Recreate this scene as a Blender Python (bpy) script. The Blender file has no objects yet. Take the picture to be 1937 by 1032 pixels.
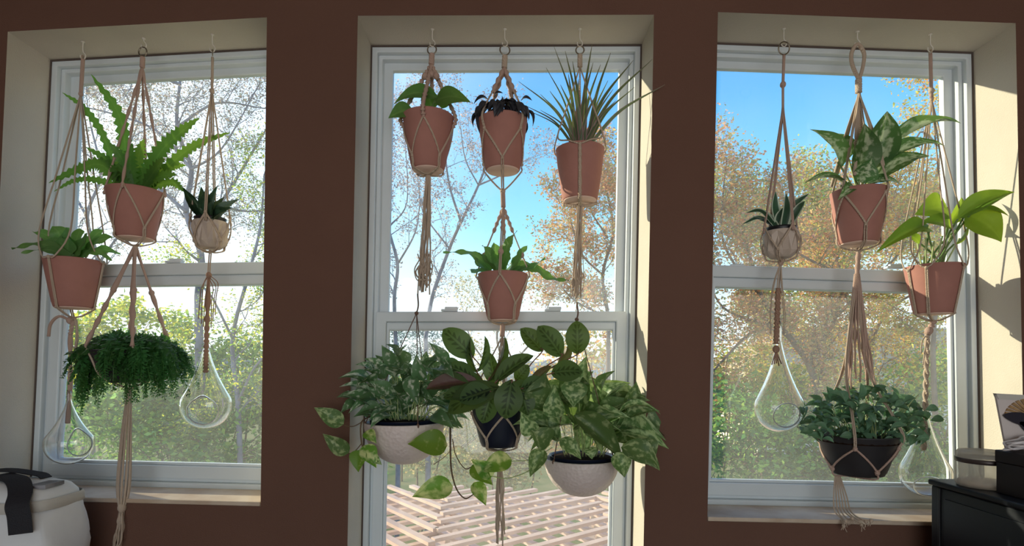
import bpy, math, random
import numpy as np
from mathutils import Vector, Matrix

random.seed(7)
RNG = np.random.default_rng(7)
SC = bpy.context.scene
COL = SC.collection

# ------------------------------------------------------------------ camera
D, F, CX, CY, H = 1.72, 1050.0, 968.5, 690.0, 1.25     # distance to wall, focal (px), centre column, eye-level row, eye height
cam_d = bpy.data.cameras.new('camera')
cam = bpy.data.objects.new('camera', cam_d)
COL.objects.link(cam)
cam.location = (0, -D, H)
cam.rotation_euler = (math.radians(90), 0, 0)
cam_d.sensor_fit = 'HORIZONTAL'
cam_d.sensor_width = 36.0
cam_d.lens = 36.0 * F / 1937.0
cam_d.shift_y = (CY - 516.0) / 1937.0
cam_d.clip_start = 0.02
cam_d.clip_end = 600
SC.camera = cam

# ------------------------------------------------------------------ sky
TO_SUN = Vector((-2.3, 1.0, 0.80)).normalized()
world = bpy.data.worlds.new('sky')
SC.world = world
world.use_nodes = True
wn, wl = world.node_tree.nodes, world.node_tree.links
wn.clear()
w_out = wn.new('ShaderNodeOutputWorld')
w_bg = wn.new('ShaderNodeBackground')
w_tc = wn.new('ShaderNodeTexCoord')
w_nrm = wn.new('ShaderNodeVectorMath'); w_nrm.operation = 'NORMALIZE'
w_sep = wn.new('ShaderNodeSeparateXYZ')
w_ramp = wn.new('ShaderNodeValToRGB')
w_dot = wn.new('ShaderNodeVectorMath'); w_dot.operation = 'DOT_PRODUCT'
w_dot.inputs[1].default_value = TO_SUN
w_map = wn.new('ShaderNodeMapRange'); w_map.interpolation_type = 'SMOOTHSTEP'
w_map.inputs['From Min'].default_value = 0.40
w_map.inputs['From Max'].default_value = 1.0
w_map.inputs['To Min'].default_value = 0.0
w_map.inputs['To Max'].default_value = 0.95
w_mix = wn.new('ShaderNodeMix'); w_mix.data_type = 'RGBA'
w_mix.inputs['B'].default_value = (1.15, 1.18, 1.2, 1)
wl.new(w_tc.outputs['Generated'], w_nrm.inputs[0])
wl.new(w_nrm.outputs[0], w_sep.inputs[0])
wl.new(w_nrm.outputs[0], w_dot.inputs[0])
wl.new(w_sep.outputs['Z'], w_ramp.inputs['Fac'])
cr = w_ramp.color_ramp
cr.elements[0].position = 0.0; cr.elements[0].color = (0.92, 0.98, 1.0, 1)
cr.elements[1].position = 1.0; cr.elements[1].color = (0.05, 0.2, 0.6, 1)
for pos, c in ((0.10, (0.78, 0.95, 1.0, 1)), (0.24, (0.24, 0.62, 0.92, 1)), (0.42, (0.075, 0.36, 0.78, 1)), (0.62, (0.045, 0.24, 0.62, 1))):
    e = cr.elements.new(pos); e.color = c
wl.new(w_dot.outputs['Value'], w_map.inputs['Value'])
wl.new(w_map.outputs['Result'], w_mix.inputs['Factor'])
wl.new(w_ramp.outputs['Color'], w_mix.inputs['A'])
wl.new(w_mix.outputs['Result'], w_bg.inputs['Color'])
w_bg.inputs['Strength'].default_value = 1.6
wl.new(w_bg.outputs[0], w_out.inputs[0])

# ------------------------------------------------------------------ sun, added room fill, exposure
sun_d = bpy.data.lights.new('sun', 'SUN')
sun_d.energy = 8.5
sun_d.angle = math.radians(0.6)
sun_d.color = (1.0, 0.86, 0.62)
sun = bpy.data.objects.new('sun', sun_d)
COL.objects.link(sun)
sun.location = (-12, 6, 8)
sun.rotation_euler = (-TO_SUN).to_track_quat('-Z', 'Y').to_euler()

fill_lamp_d = bpy.data.lights.new('room_fill', 'AREA')   # added fill light at the unseen rear opening, brightens the room side
fill_lamp_d.shape = 'RECTANGLE'; fill_lamp_d.size = 3.2; fill_lamp_d.size_y = 2.1
fill_lamp_d.energy = 36
fill_lamp_d.color = (1.0, 0.93, 0.88)
fill_lamp = bpy.data.objects.new('room_fill', fill_lamp_d)
COL.objects.link(fill_lamp)
fill_lamp.location = (0.3, -4.55, 1.25)
fill_lamp.rotation_euler = (math.radians(90), 0, 0)

SC.view_settings.view_transform = 'Standard'
SC.view_settings.look = 'None'
SC.view_settings.gamma = 1.0
SC.view_settings.use_curve_mapping = False
SC.view_settings.exposure = 0.0
SC.cycles.transparent_max_bounces = 32
SC.cycles.max_bounces = 10
SC.cycles.sample_clamp_indirect = 6.0

# ------------------------------------------------------------------ helpers
def P(px, py, Y):
    k = (D + Y) / F
    return Vector(((px - CX) * k, Y, H - (py - CY) * k))

def S(px, Y):                      # pixels to metres at depth Y
    return px * (D + Y) / F

def mesh_of(name, verts, faces, smooth=True, uvs=None):
    me = bpy.data.meshes.new(name)
    me.from_pydata([tuple(v) for v in verts], [], [tuple(f) for f in faces])
    if smooth:
        me.polygons.foreach_set('use_smooth', [True] * len(me.polygons))
    if uvs is not None:
        lay = me.uv_layers.new(name='UVMap')
        flat = np.empty(len(me.loops) * 2)
        vi = np.empty(len(me.loops), dtype=np.int32)
        me.loops.foreach_get('vertex_index', vi)
        flat = np.asarray(uvs, dtype=float)[vi].ravel()
        lay.data.foreach_set('uv', flat)
    me.update()
    return me

def thing(name, loc, label=None, cat=None, group=None, kind=None):
    o = bpy.data.objects.new(name, None)
    o.empty_display_size = 0.05
    o.location = loc
    COL.objects.link(o)
    tag(o, label, cat, group, kind)
    return o

def tag(o, label=None, cat=None, group=None, kind=None):
    if label: o['label'] = label
    if cat: o['category'] = cat
    if group: o['group'] = group
    if kind: o['kind'] = kind
    return o

def root_loc(parent):
    v = Vector((0, 0, 0))
    while parent is not None:
        v = v + parent.location
        parent = parent.parent
    return v

def part(name, geo, mat, parent=None, smooth=True, loc=None, uvs=None):
    """geo = (verts, faces) in world coordinates."""
    verts, faces = geo
    off = root_loc(parent) if parent is not None else (Vector(loc) if loc is not None else Vector((0, 0, 0)))
    me = mesh_of(name, [Vector(v) - off for v in verts], faces, smooth, uvs)
    o = bpy.data.objects.new(name, me)
    if mat is not None: me.materials.append(mat)
    COL.objects.link(o)
    if parent is not None: o.parent = parent
    elif loc is not None: o.location = loc
    return o

def inst(name, me, parent, world_m):
    o = bpy.data.objects.new(name, me)
    COL.objects.link(o)
    if parent is not None:
        o.parent = parent
        world_m = Matrix.Translation(-root_loc(parent)) @ world_m
    o.matrix_local = world_m
    return o

def join(*geos):
    V, Fc = [], []
    for v, f in geos:
        n = len(V)
        V += list(v)
        Fc += [tuple(i + n for i in q) for q in f]
    return V, Fc

def spline(pts, sub=6):
    pts = [Vector(p) for p in pts]
    if len(pts) < 3:
        return [pts[0].lerp(pts[-1], i / sub) for i in range(sub + 1)]
    out = []
    for i in range(len(pts) - 1):
        p0 = pts[i - 1] if i else pts[0] * 2 - pts[1]
        p1, p2 = pts[i], pts[i + 1]
        p3 = pts[i + 2] if i + 2 < len(pts) else p2 * 2 - p1
        for j in range(sub):
            t = j / sub
            out.append(0.5 * ((2 * p1) + (p2 - p0) * t + (2 * p0 - 5 * p1 + 4 * p2 - p3) * t * t + (3 * p1 - p0 - 3 * p2 + p3) * t ** 3))
    out.append(pts[-1])
    return out

def tube(path, rad, n=6, cap=True):
    path = [Vector(p) for p in path]
    m = len(path)
    R = rad if hasattr(rad, '__len__') else [rad] * m
    V, Fc = [], []
    t = (path[1] - path[0]).normalized()
    u = t.orthogonal().normalized()
    for i in range(m):
        a = path[max(i - 1, 0)]; b = path[min(i + 1, m - 1)]
        t2 = (b - a)
        t2 = t2.normalized() if t2.length > 1e-9 else t
        u = (u - t2 * u.dot(t2))
        u = u.normalized() if u.length > 1e-6 else t2.orthogonal().normalized()
        w = t2.cross(u)
        t = t2
        for k in range(n):
            a_ = 2 * math.pi * k / n
            V.append(path[i] + (u * math.cos(a_) + w * math.sin(a_)) * R[i])
    for i in range(m - 1):
        for k in range(n):
            k2 = (k + 1) % n
            Fc.append((i * n + k, i * n + k2, (i + 1) * n + k2, (i + 1) * n + k))
    if cap:
        Fc.append(tuple(range(n - 1, -1, -1)))
        Fc.append(tuple((m - 1) * n + k for k in range(n)))
    return V, Fc

def lathe(profile, c, n=40, close=False):
    """profile: list of (r, z) ; c = (x, y)"""
    V, Fc = [], []
    for r, z in profile:
        for k in range(n):
            a = 2 * math.pi * k / n
            V.append((c[0] + r * math.cos(a), c[1] + r * math.sin(a), z))
    m = len(profile)
    for i in range(m - 1):
        for k in range(n):
            k2 = (k + 1) % n
            Fc.append((i * n + k, i * n + k2, (i + 1) * n + k2, (i + 1) * n + k))
    if close:
        Fc.append(tuple(range(n - 1, -1, -1)))
        Fc.append(tuple((m - 1) * n + k for k in range(n)))
    return V, Fc

def box(x0, x1, y0, y1, z0, z1, bev=0.0):
    if bev <= 0:
        V = [(x0, y0, z0), (x1, y0, z0), (x1, y1, z0), (x0, y1, z0), (x0, y0, z1), (x1, y0, z1), (x1, y1, z1), (x0, y1, z1)]
        return V, [(3, 2, 1, 0), (4, 5, 6, 7), (0, 1, 5, 4), (1, 2, 6, 5), (2, 3, 7, 6), (3, 0, 4, 7)]
    import bmesh
    bm = bmesh.new()
    bmesh.ops.create_cube(bm, size=1.0)
    for v in bm.verts:
        v.co = Vector(((x0 + x1) / 2 + v.co.x * (x1 - x0), (y0 + y1) / 2 + v.co.y * (y1 - y0), (z0 + z1) / 2 + v.co.z * (z1 - z0)))
    bmesh.ops.bevel(bm, geom=list(bm.edges), offset=bev, segments=3, profile=0.5, affect='EDGES')
    V = [v.co.copy() for v in bm.verts]
    Fc = [tuple(v.index for v in f.verts) for f in bm.faces]
    bm.free()
    return V, Fc

def ball(c, rx, ry=None, rz=None, n=10, m=7):
    ry = ry or rx; rz = rz or rx
    V = [(c[0], c[1], c[2] - rz)]
    for i in range(1, m):
        p = -math.pi / 2 + math.pi * i / m
        for k in range(n):
            a = 2 * math.pi * k / n
            V.append((c[0] + rx * math.cos(p) * math.cos(a), c[1] + ry * math.cos(p) * math.sin(a), c[2] + rz * math.sin(p)))
    V.append((c[0], c[1], c[2] + rz))
    Fc = []
    for k in range(n):
        Fc.append((0, 1 + (k + 1) % n, 1 + k))
    for i in range(m - 2):
        for k in range(n):
            a = 1 + i * n
            Fc.append((a + k, a + (k + 1) % n, a + n + (k + 1) % n, a + n + k))
    last = 1 + (m - 2) * n
    for k in range(n):
        Fc.append((last + k, last + (k + 1) % n, len(V) - 1))
    return V, Fc

def torus(c, R, r, axis=(0, 1, 0), n=24, m=8):
    ax = Vector(axis).normalized(); u = ax.orthogonal().normalized(); w = ax.cross(u)
    V, Fc = [], []
    for i in range(n):
        a = 2 * math.pi * i / n
        d = u * math.cos(a) + w * math.sin(a)
        for k in range(m):
            b = 2 * math.pi * k / m
            V.append(Vector(c) + d * (R + r * math.cos(b)) + ax * r * math.sin(b))
    for i in range(n):
        for k in range(m):
            Fc.append((i * m + k, ((i + 1) % n) * m + k, ((i + 1) % n) * m + (k + 1) % m, i * m + (k + 1) % m))
    return V, Fc

# ------------------------------------------------------------------ materials
def new_mat(name):
    m = bpy.data.materials.new(name)
    m.use_nodes = True
    n = m.node_tree.nodes
    return m, n, m.node_tree.links, n['Principled BSDF'], n['Material Output']

def srgb(r, g, b):
    f = lambda c: (c / 255 / 12.92) if c / 255 <= 0.04045 else ((c / 255 + 0.055) / 1.055) ** 2.4
    return (f(r), f(g), f(b), 1)

def basic(name, col, rough=0.6, metal=0.0, spec=0.4, noise=0.0, nscale=20.0, bump=0.0, bscale=200.0, col2=None, detail=4.0):
    m, n, l, p, out = new_mat(name)
    p.inputs['Roughness'].default_value = rough
    p.inputs['Metallic'].default_value = metal
    p.inputs['Specular IOR Level'].default_value = spec
    p.inputs['Base Color'].default_value = col
    if noise > 0 or col2 is not None:
        tc = n.new('ShaderNodeTexCoord')
        nz = n.new('ShaderNodeTexNoise'); nz.inputs['Scale'].default_value = nscale; nz.inputs['Detail'].default_value = detail
        l.new(tc.outputs['Object'], nz.inputs['Vector'])
        mx = n.new('ShaderNodeMix'); mx.data_type = 'RGBA'
        c2 = col2 if col2 is not None else tuple(c * (1 - noise) for c in col[:3]) + (1,)
        mx.inputs['A'].default_value = col; mx.inputs['B'].default_value = c2
        rp = n.new('ShaderNodeMapRange'); rp.inputs['From Min'].default_value = 0.35; rp.inputs['From Max'].default_value = 0.65
        l.new(nz.outputs['Fac'], rp.inputs['Value']); l.new(rp.outputs['Result'], mx.inputs['Factor'])
        l.new(mx.outputs['Result'], p.inputs['Base Color'])
    if bump > 0:
        tc2 = n.new('ShaderNodeTexCoord')
        nb = n.new('ShaderNodeTexNoise'); nb.inputs['Scale'].default_value = bscale; nb.inputs['Detail'].default_value = 3
        l.new(tc2.outputs['Object'], nb.inputs['Vector'])
        bp = n.new('ShaderNodeBump'); bp.inputs['Strength'].default_value = bump; bp.inputs['Distance'].default_value = 0.004
        l.new(nb.outputs['Fac'], bp.inputs['Height']); l.new(bp.outputs['Normal'], p.inputs['Normal'])
    return m

def leaf_mat(name, c1, c2=None, kind='plain', trans=0.35, tcol=None, under=None, rough=0.42, vscale=6.0, thr=0.5):
    """c1 main colour, c2 pattern colour; UV u = along the blade, v = across (0..1)."""
    m, n, l, p, out = new_mat(name)
    p.inputs['Roughness'].default_value = rough
    p.inputs['Specular IOR Level'].default_value = 0.35
    uv = n.new('ShaderNodeUVMap')
    oi = n.new('ShaderNodeObjectInfo')
    sep = n.new('ShaderNodeSeparateXYZ'); l.new(uv.outputs[0], sep.inputs[0])
    def math_(op, a, b=None, c=None):
        q = n.new('ShaderNodeMath'); q.operation = op
        for i, s in enumerate((a, b, c)):
            if s is None: continue
            if isinstance(s, (int, float)): q.inputs[i].default_value = s
            else: l.new(s, q.inputs[i])
        return q.outputs[0]
    absv = math_('ABSOLUTE', math_('SUBTRACT', sep.outputs['Y'], 0.5))      # 0 midrib .. 0.5 edge
    off = n.new('ShaderNodeVectorMath'); off.operation = 'MULTIPLY_ADD'
    l.new(uv.outputs[0], off.inputs[0]); off.inputs[1].default_value = (vscale, vscale * 0.6, 1)
    rv = n.new('ShaderNodeCombineXYZ')
    r10 = math_('MULTIPLY', oi.outputs['Random'], 57.0)
    l.new(r10, rv.inputs[0]); l.new(r10, rv.inputs[1]); l.new(r10, rv.inputs[2])
    l.new(rv.outputs[0], off.inputs[2])
    nz = n.new('ShaderNodeTexNoise'); nz.inputs['Scale'].default_value = 1.0; nz.inputs['Detail'].default_value = 4
    l.new(off.outputs[0], nz.inputs['Vector'])
    if kind == 'plain':
        rib = math_('SUBTRACT', 1.0, math_('MULTIPLY', absv, 12.0)); rib = math_('MAXIMUM', rib, 0.0)
        fac = math_('ADD', math_('MULTIPLY', rib, 0.45), math_('MULTIPLY', math_('MAXIMUM', math_('SUBTRACT', nz.outputs['Fac'], thr), 0.0), 1.6))
    elif kind == 'marble':
        fac = math_('MULTIPLY', math_('SUBTRACT', math_('ADD', nz.outputs['Fac'], math_('MULTIPLY', math_('SUBTRACT', oi.outputs['Random'], 0.5), 0.12)), thr), 7.0)
    elif kind == 'maranta':      # dark blotches either side of a pale midrib
        wv = math_('SINE', math_('MULTIPLY', math_('SUBTRACT', sep.outputs['X'], math_('MULTIPLY', absv, 0.5)), 42.0))
        lim = math_('ADD', 0.17, math_('MULTIPLY', wv, 0.09))
        d = math_('MULTIPLY', math_('SUBTRACT', lim, absv), 22.0)
        d2 = math_('MULTIPLY', math_('SUBTRACT', absv, 0.03), 40.0)
        fac = math_('MINIMUM', d, d2)
    elif kind == 'speckle':      # pale centre with green edge and speckles
        e = math_('MULTIPLY', math_('SUBTRACT', 0.42, absv), 3.0)
        fac = math_('MULTIPLY', math_('SUBTRACT', math_('ADD', nz.outputs['Fac'], math_('MULTIPLY', e, 0.16)), 0.56), 6.0)
    elif kind == 'edge':         # pale margins
        fac = math_('MULTIPLY', math_('SUBTRACT', absv, 0.30), 9.0)
    cl = n.new('ShaderNodeClamp'); l.new(fac, cl.inputs[0])
    mx = n.new('ShaderNodeMix'); mx.data_type = 'RGBA'
    mx.inputs['A'].default_value = c1
    mx.inputs['B'].default_value = c2 if c2 is not None else tuple(min(1, c * 1.6) for c in c1[:3]) + (1,)
    l.new(cl.outputs[0], mx.inputs['Factor'])
    hsv = n.new('ShaderNodeHueSaturation')
    l.new(mx.outputs['Result'], hsv.inputs['Color'])
    l.new(math_('ADD', 0.75, math_('MULTIPLY', oi.outputs['Random'], 0.5)), hsv.inputs['Value'])
    l.new(math_('ADD', 0.49, math_('MULTIPLY', oi.outputs['Random'], 0.02)), hsv.inputs['Hue'])
    col = hsv.outputs['Color']
    if under is not None:
        g = n.new('ShaderNodeNewGeometry')
        mu = n.new('ShaderNodeMix'); mu.data_type = 'RGBA'
        mu.inputs['B'].default_value = under
        l.new(g.outputs['Backfacing'], mu.inputs['Factor']); l.new(col, mu.inputs['A'])
        col = mu.outputs['Result']
    l.new(col, p.inputs['Base Color'])
    tr = n.new('ShaderNodeBsdfTranslucent')
    tm = n.new('ShaderNodeMix'); tm.data_type = 'RGBA'; tm.blend_type = 'MIX'
    tm.inputs['Factor'].default_value = 0.5
    tm.inputs['B'].default_value = tcol if tcol is not None else (min(1, c1[1] * 1.6), min(1, c1[1] * 2.4), c1[2] * 0.6, 1)
    l.new(hsv.outputs['Color'], tm.inputs['A'])
    l.new(tm.outputs['Result'], tr.inputs['Color'])
    ms = n.new('ShaderNodeMixShader'); ms.inputs[0].default_value = trans
    l.new(p.outputs[0], ms.inputs[1]); l.new(tr.outputs[0], ms.inputs[2])
    l.new(ms.outputs[0], out.inputs['Surface'])
    return m

def foliage_mat(name, trans=0.4, gain=1.0):
    m, n, l, p, out = new_mat(name)
    a = n.new('ShaderNodeAttribute'); a.attribute_name = 'leaf_colour'
    p.inputs['Roughness'].default_value = 0.6; p.inputs['Specular IOR Level'].default_value = 0.15
    l.new(a.outputs['Color'], p.inputs['Base Color'])
    tr = n.new('ShaderNodeBsdfTranslucent'); l.new(a.outputs['Color'], tr.inputs['Color'])
    ms = n.new('ShaderNodeMixShader'); ms.inputs[0].default_value = trans
    l.new(p.outputs[0], ms.inputs[1]); l.new(tr.outputs[0], ms.inputs[2])
    l.new(ms.outputs[0], out.inputs['Surface'])
    return m

def pane_mat(name, dust_haze, tint=(0.93, 0.97, 0.98, 1), gl=0.7):
    m, n, l, p, out = new_mat(name)
    n.remove(p)
    t = n.new('ShaderNodeBsdfTransparent'); t.inputs['Color'].default_value = tint
    g = n.new('ShaderNodeBsdfGlossy'); g.inputs['Roughness'].default_value = 0.02
    fr = n.new('ShaderNodeLayerWeight'); fr.inputs['Blend'].default_value = 0.5
    pw = n.new('ShaderNodeMath'); pw.operation = 'POWER'; pw.inputs[1].default_value = 4.0
    l.new(fr.outputs['Facing'], pw.inputs[0])
    ml = n.new('ShaderNodeMath'); ml.operation = 'MULTIPLY_ADD'; ml.inputs[1].default_value = gl; ml.inputs[2].default_value = 0.03
    l.new(pw.outputs[0], ml.inputs[0])
    a = n.new('ShaderNodeMixShader'); l.new(ml.outputs[0], a.inputs[0]); l.new(t.outputs[0], a.inputs[1]); l.new(g.outputs[0], a.inputs[2])
    if dust_haze <= 0:
        l.new(a.outputs[0], out.inputs['Surface']); return m
    df = n.new('ShaderNodeBsdfTranslucent'); df.inputs['Color'].default_value = (1, 0.97, 0.9, 1)
    tc = n.new('ShaderNodeTexCoord'); nz = n.new('ShaderNodeTexNoise'); nz.inputs['Scale'].default_value = 4.0; nz.inputs['Detail'].default_value = 6
    l.new(tc.outputs['Object'], nz.inputs['Vector'])
    mp = n.new('ShaderNodeMapRange'); mp.inputs['From Min'].default_value = 0.3; mp.inputs['From Max'].default_value = 0.7
    mp.inputs['To Min'].default_value = dust_haze * 0.7; mp.inputs['To Max'].default_value = dust_haze * 1.3
    l.new(nz.outputs['Fac'], mp.inputs['Value'])
    b = n.new('ShaderNodeMixShader'); l.new(mp.outputs[0], b.inputs[0]); l.new(a.outputs[0], b.inputs[1]); l.new(df.outputs[0], b.inputs[2])
    l.new(b.outputs[0], out.inputs['Surface'])
    return m

def rope_mat(name, c, c2):
    m, n, l, p, out = new_mat(name)
    p.inputs['Roughness'].default_value = 0.9; p.inputs['Specular IOR Level'].default_value = 0.1
    tc = n.new('ShaderNodeTexCoord')
    w = n.new('ShaderNodeTexWave'); w.bands_direction = 'DIAGONAL'; w.inputs['Scale'].default_value = 160; w.inputs['Distortion'].default_value = 1.5
    l.new(tc.outputs['Object'], w.inputs['Vector'])
    mx = n.new('ShaderNodeMix'); mx.data_type = 'RGBA'; mx.inputs['A'].default_value = c2; mx.inputs['B'].default_value = c
    l.new(w.outputs['Fac'], mx.inputs['Factor']); l.new(mx.outputs['Result'], p.inputs['Base Color'])
    b = n.new('ShaderNodeBump'); b.inputs['Strength'].default_value = 0.5; b.inputs['Distance'].default_value = 0.002
    l.new(w.outputs['Fac'], b.inputs['Height']); l.new(b.outputs['Normal'], p.inputs['Normal'])
    return m

M = {}
M['wall'] = basic('brown_paint', srgb(110, 80, 67), 0.75, spec=0.2, noise=0.08, nscale=3, bump=0.35, bscale=260)
M['reveal'] = basic('cream_paint', srgb(204, 196, 182), 0.8, spec=0.2, noise=0.06, nscale=5, bump=0.3, bscale=240)
M['room'] = basic('room_paint', srgb(186, 168, 150), 0.9, spec=0.1)
M['ceil'] = basic('ceiling_paint', srgb(225, 218, 206), 0.9, spec=0.1, bump=0.2, bscale=180)
M['floor'] = basic('floor_wood', srgb(140, 110, 84), 0.5, noise=0.35, nscale=6)
M['vinyl'] = basic('white_vinyl', srgb(214, 222, 226), 0.38, spec=0.4, noise=0.04, nscale=8)
M['gasket'] = basic('dark_gasket', srgb(88, 76, 70), 0.8)
M['sill'] = basic('sill_board', srgb(214, 198, 178), 0.55, noise=0.18, nscale=9, col2=srgb(188, 164, 140))
M['pane'] = pane_mat('hazed_glass', 0.04)  # upper panes: milky share stands in for haze in the air outside
M['pane_dusty'] = pane_mat('dusty_glass', 0.06)
M['bulb'], n_, l_, p_, o_ = new_mat('blown_glass')
n_.remove(p_); gb_ = n_.new('ShaderNodeBsdfGlass'); gb_.inputs['IOR'].default_value = 1.46; gb_.inputs['Roughness'].default_value = 0.0
l_.new(gb_.outputs[0], o_.inputs['Surface'])
M['terracotta'] = basic('terracotta', srgb(180, 128, 116), 0.75, spec=0.2, noise=0.10, nscale=14, bump=0.12, bscale=90)
M['potbase'] = basic('pale_base', srgb(236, 206, 190), 0.7, spec=0.2)
M['soil'] = basic('soil', srgb(52, 38, 30), 0.95, spec=0.05, noise=0.5, nscale=60, bump=1.0, bscale=160)
M['ceramic'] = basic('grey_ceramic', srgb(202, 186, 172), 0.5, noise=0.06, nscale=10)
M['black'] = basic('black_plastic', srgb(30, 30, 34), 0.4)
M['blueblack'] = basic('navy_plastic', srgb(24, 30, 48), 0.4)
M['blackpot'] = basic('charcoal_pot', srgb(48, 46, 48), 0.5, noise=0.12, nscale=30)
M['rope'] = rope_mat('cotton_cord', srgb(216, 198, 178), srgb(178, 156, 136))
M['jute'] = rope_mat('tan_cord', srgb(186, 152, 130), srgb(142, 110, 94))
M['mauve'] = rope_mat('rosy_cord', srgb(210, 182, 166), srgb(174, 144, 130))
M['metal'] = basic('ring_steel', srgb(150, 140, 125), 0.3, metal=1.0)
M['hook'] = basic('white_hook', srgb(226, 220, 208), 0.4)
M['line'] = basic('nylon_line', srgb(220, 220, 215), 0.3)
M['wire'] = basic('brown_cord', srgb(110, 84, 70), 0.7)

# hammered white bowl
m_, n_, l_, p_, o_ = new_mat('hammered_white')
p_.inputs['Base Color'].default_value = srgb(222, 208, 202); p_.inputs['Roughness'].default_value = 0.45
tc_ = n_.new('ShaderNodeTexCoord'); vo_ = n_.new('ShaderNodeTexVoronoi'); vo_.inputs['Scale'].default_value = 95
l_.new(tc_.outputs['Object'], vo_.inputs['Vector'])
bp_ = n_.new('ShaderNodeBump'); bp_.inputs['Strength'].default_value = 0.5; bp_.inputs['Distance'].default_value = 0.004
l_.new(vo_.outputs['Distance'], bp_.inputs['Height']); l_.new(bp_.outputs['Normal'], p_.inputs['Normal'])
M['bowl'] = m_

# ================================================================== THE ROOM
REV = 0.16                                   # depth of the drywall returns
XW, ZC, YB = 2.7, 2.78, -4.6
def q0(*pts):                                # pixel corners on the wall plane -> (x, z)
    return [(P(x, y, 0).x, P(x, y, 0).z) for x, y in pts]
W = [q0((15, 60), (505, 33), (493, 957), (-28, 944)),      # TL TR BR BL
     q0((677, 30), (1237, 28), (1215, 1150), (655, 1150)),
     q0((1358, 23), (1921, 44), (1939, 998), (1338, 985))]

def wall_with_holes(y, flip):
    V, Fc = [], []
    def quad(a, b, c, d):
        n = len(V)
        V.extend([(p[0], y, p[1]) for p in (a, b, c, d)])
        Fc.append((n, n + 1, n + 2, n + 3) if not flip else (n + 3, n + 2, n + 1, n))
    cols = [((-XW, W[0][0][1]), (-XW, W[0][3][1]))]
    for w in W: cols += [(w[0], w[3]), (w[1], w[2])]
    cols.append(((XW, W[2][1][1]), (XW, W[2][2][1])))
    for i in range(len(cols) - 1):
        (t0, b0), (t1, b1) = cols[i], cols[i + 1]
        quad((t0[0], ZC), (t1[0], ZC), t1, t0)
        quad(b0, b1, (b1[0], 0), (b0[0], 0))
        if i % 2 == 0: quad(t0, t1, b1, b0)
    return V, Fc
wall_front = part('wall_front', join(wall_with_holes(0, True), wall_with_holes(REV + 0.06, False)), M['wall'], None, smooth=False)
tag(wall_front, kind='structure')
for w in W:
    V = [(p[0], y, p[1]) for y in (-0.0005, REV + 0.06) for p in w]
    part('window_return', (V, [(0, 1, 5, 4), (1, 2, 6, 5), (2, 3, 7, 6), (3, 0, 4, 7)]), M['reveal'], wall_front, smooth=False)

for nm, geo, mt in (
    ('floor', box(-XW, XW, YB, 0.0, -0.08, 0.0), 'floor'),
    ('ceiling', box(-XW, XW, YB, 0.0, ZC, ZC + 0.08), 'ceil'),
    ('wall_left', box(-XW - 0.08, -XW, YB, 0.0, 0, ZC), 'wall'),
    ('wall_right', box(XW, XW + 0.08, YB, 0.0, 0, ZC), 'wall')):
    tag(part(nm, geo, M[mt], None, smooth=False), kind='structure')
tag(part('wall_rear', join(box(-XW, -1.35, YB - .08, YB, 0, ZC), box(1.95, XW, YB - .08, YB, 0, ZC), box(-1.35, 1.95, YB - .08, YB, 2.32, ZC), box(-1.35, 1.95, YB - .08, YB, 0, .18)), M['room'], None, smooth=False), kind='structure')

# ---- windows
def inset(q, l, r, t, b):
    """move the four sides of a quad (TL TR BR BL) inwards"""
    TL, TR, BR, BL = [Vector(p) for p in q]
    def line(a, c, d):
        n = Vector((-(c - a).y, (c - a).x)).normalized()
        cen = (TL + TR + BR + BL) / 4
        if n.dot(cen - a) < 0: n = -n
        return a + n * d, c + n * d
    def isec(p, q_):
        a, b_ = p; c, d_ = q_
        r_ = b_ - a; s_ = d_ - c
        t_ = ((c - a).x * s_.y - (c - a).y * s_.x) / (r_.x * s_.y - r_.y * s_.x)
        return a + r_ * t_
    T, R_, B, L_ = line(TL, TR, t), line(TR, BR, r), line(BR, BL, b), line(BL, TL, l)
    return [tuple(isec(T, L_)), tuple(isec(T, R_)), tuple(isec(B, R_)), tuple(isec(B, L_))]

def ring(qo, qi, y0, y1):
    V = [(p[0], y0, p[1]) for p in qo] + [(p[0], y0, p[1]) for p in qi] + [(p[0], y1, p[1]) for p in qo] + [(p[0], y1, p[1]) for p in qi]
    Fc = []
    for k in range(4):
        j = (k + 1) % 4
        Fc += [(k, 4 + k, 4 + j, j), (8 + k, 8 + j, 12 + j, 12 + k), (4 + k, 12 + k, 12 + j, 4 + j), (k, j, 8 + j, 8 + k)]
    return V, Fc

def slab(q, y0, y1):
    V = [(p[0], y, p[1]) for y in (y0, y1) for p in q]
    return V, [(3, 2, 1, 0), (4, 5, 6, 7), (0, 1, 5, 4), (1, 2, 6, 5), (2, 3, 7, 6), (3, 0, 4, 7)]

def bevel_mod(o, w=0.003):
    b = o.modifiers.new('bevel', 'BEVEL'); b.width = w; b.segments = 2; b.limit_method = 'ANGLE'

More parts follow.
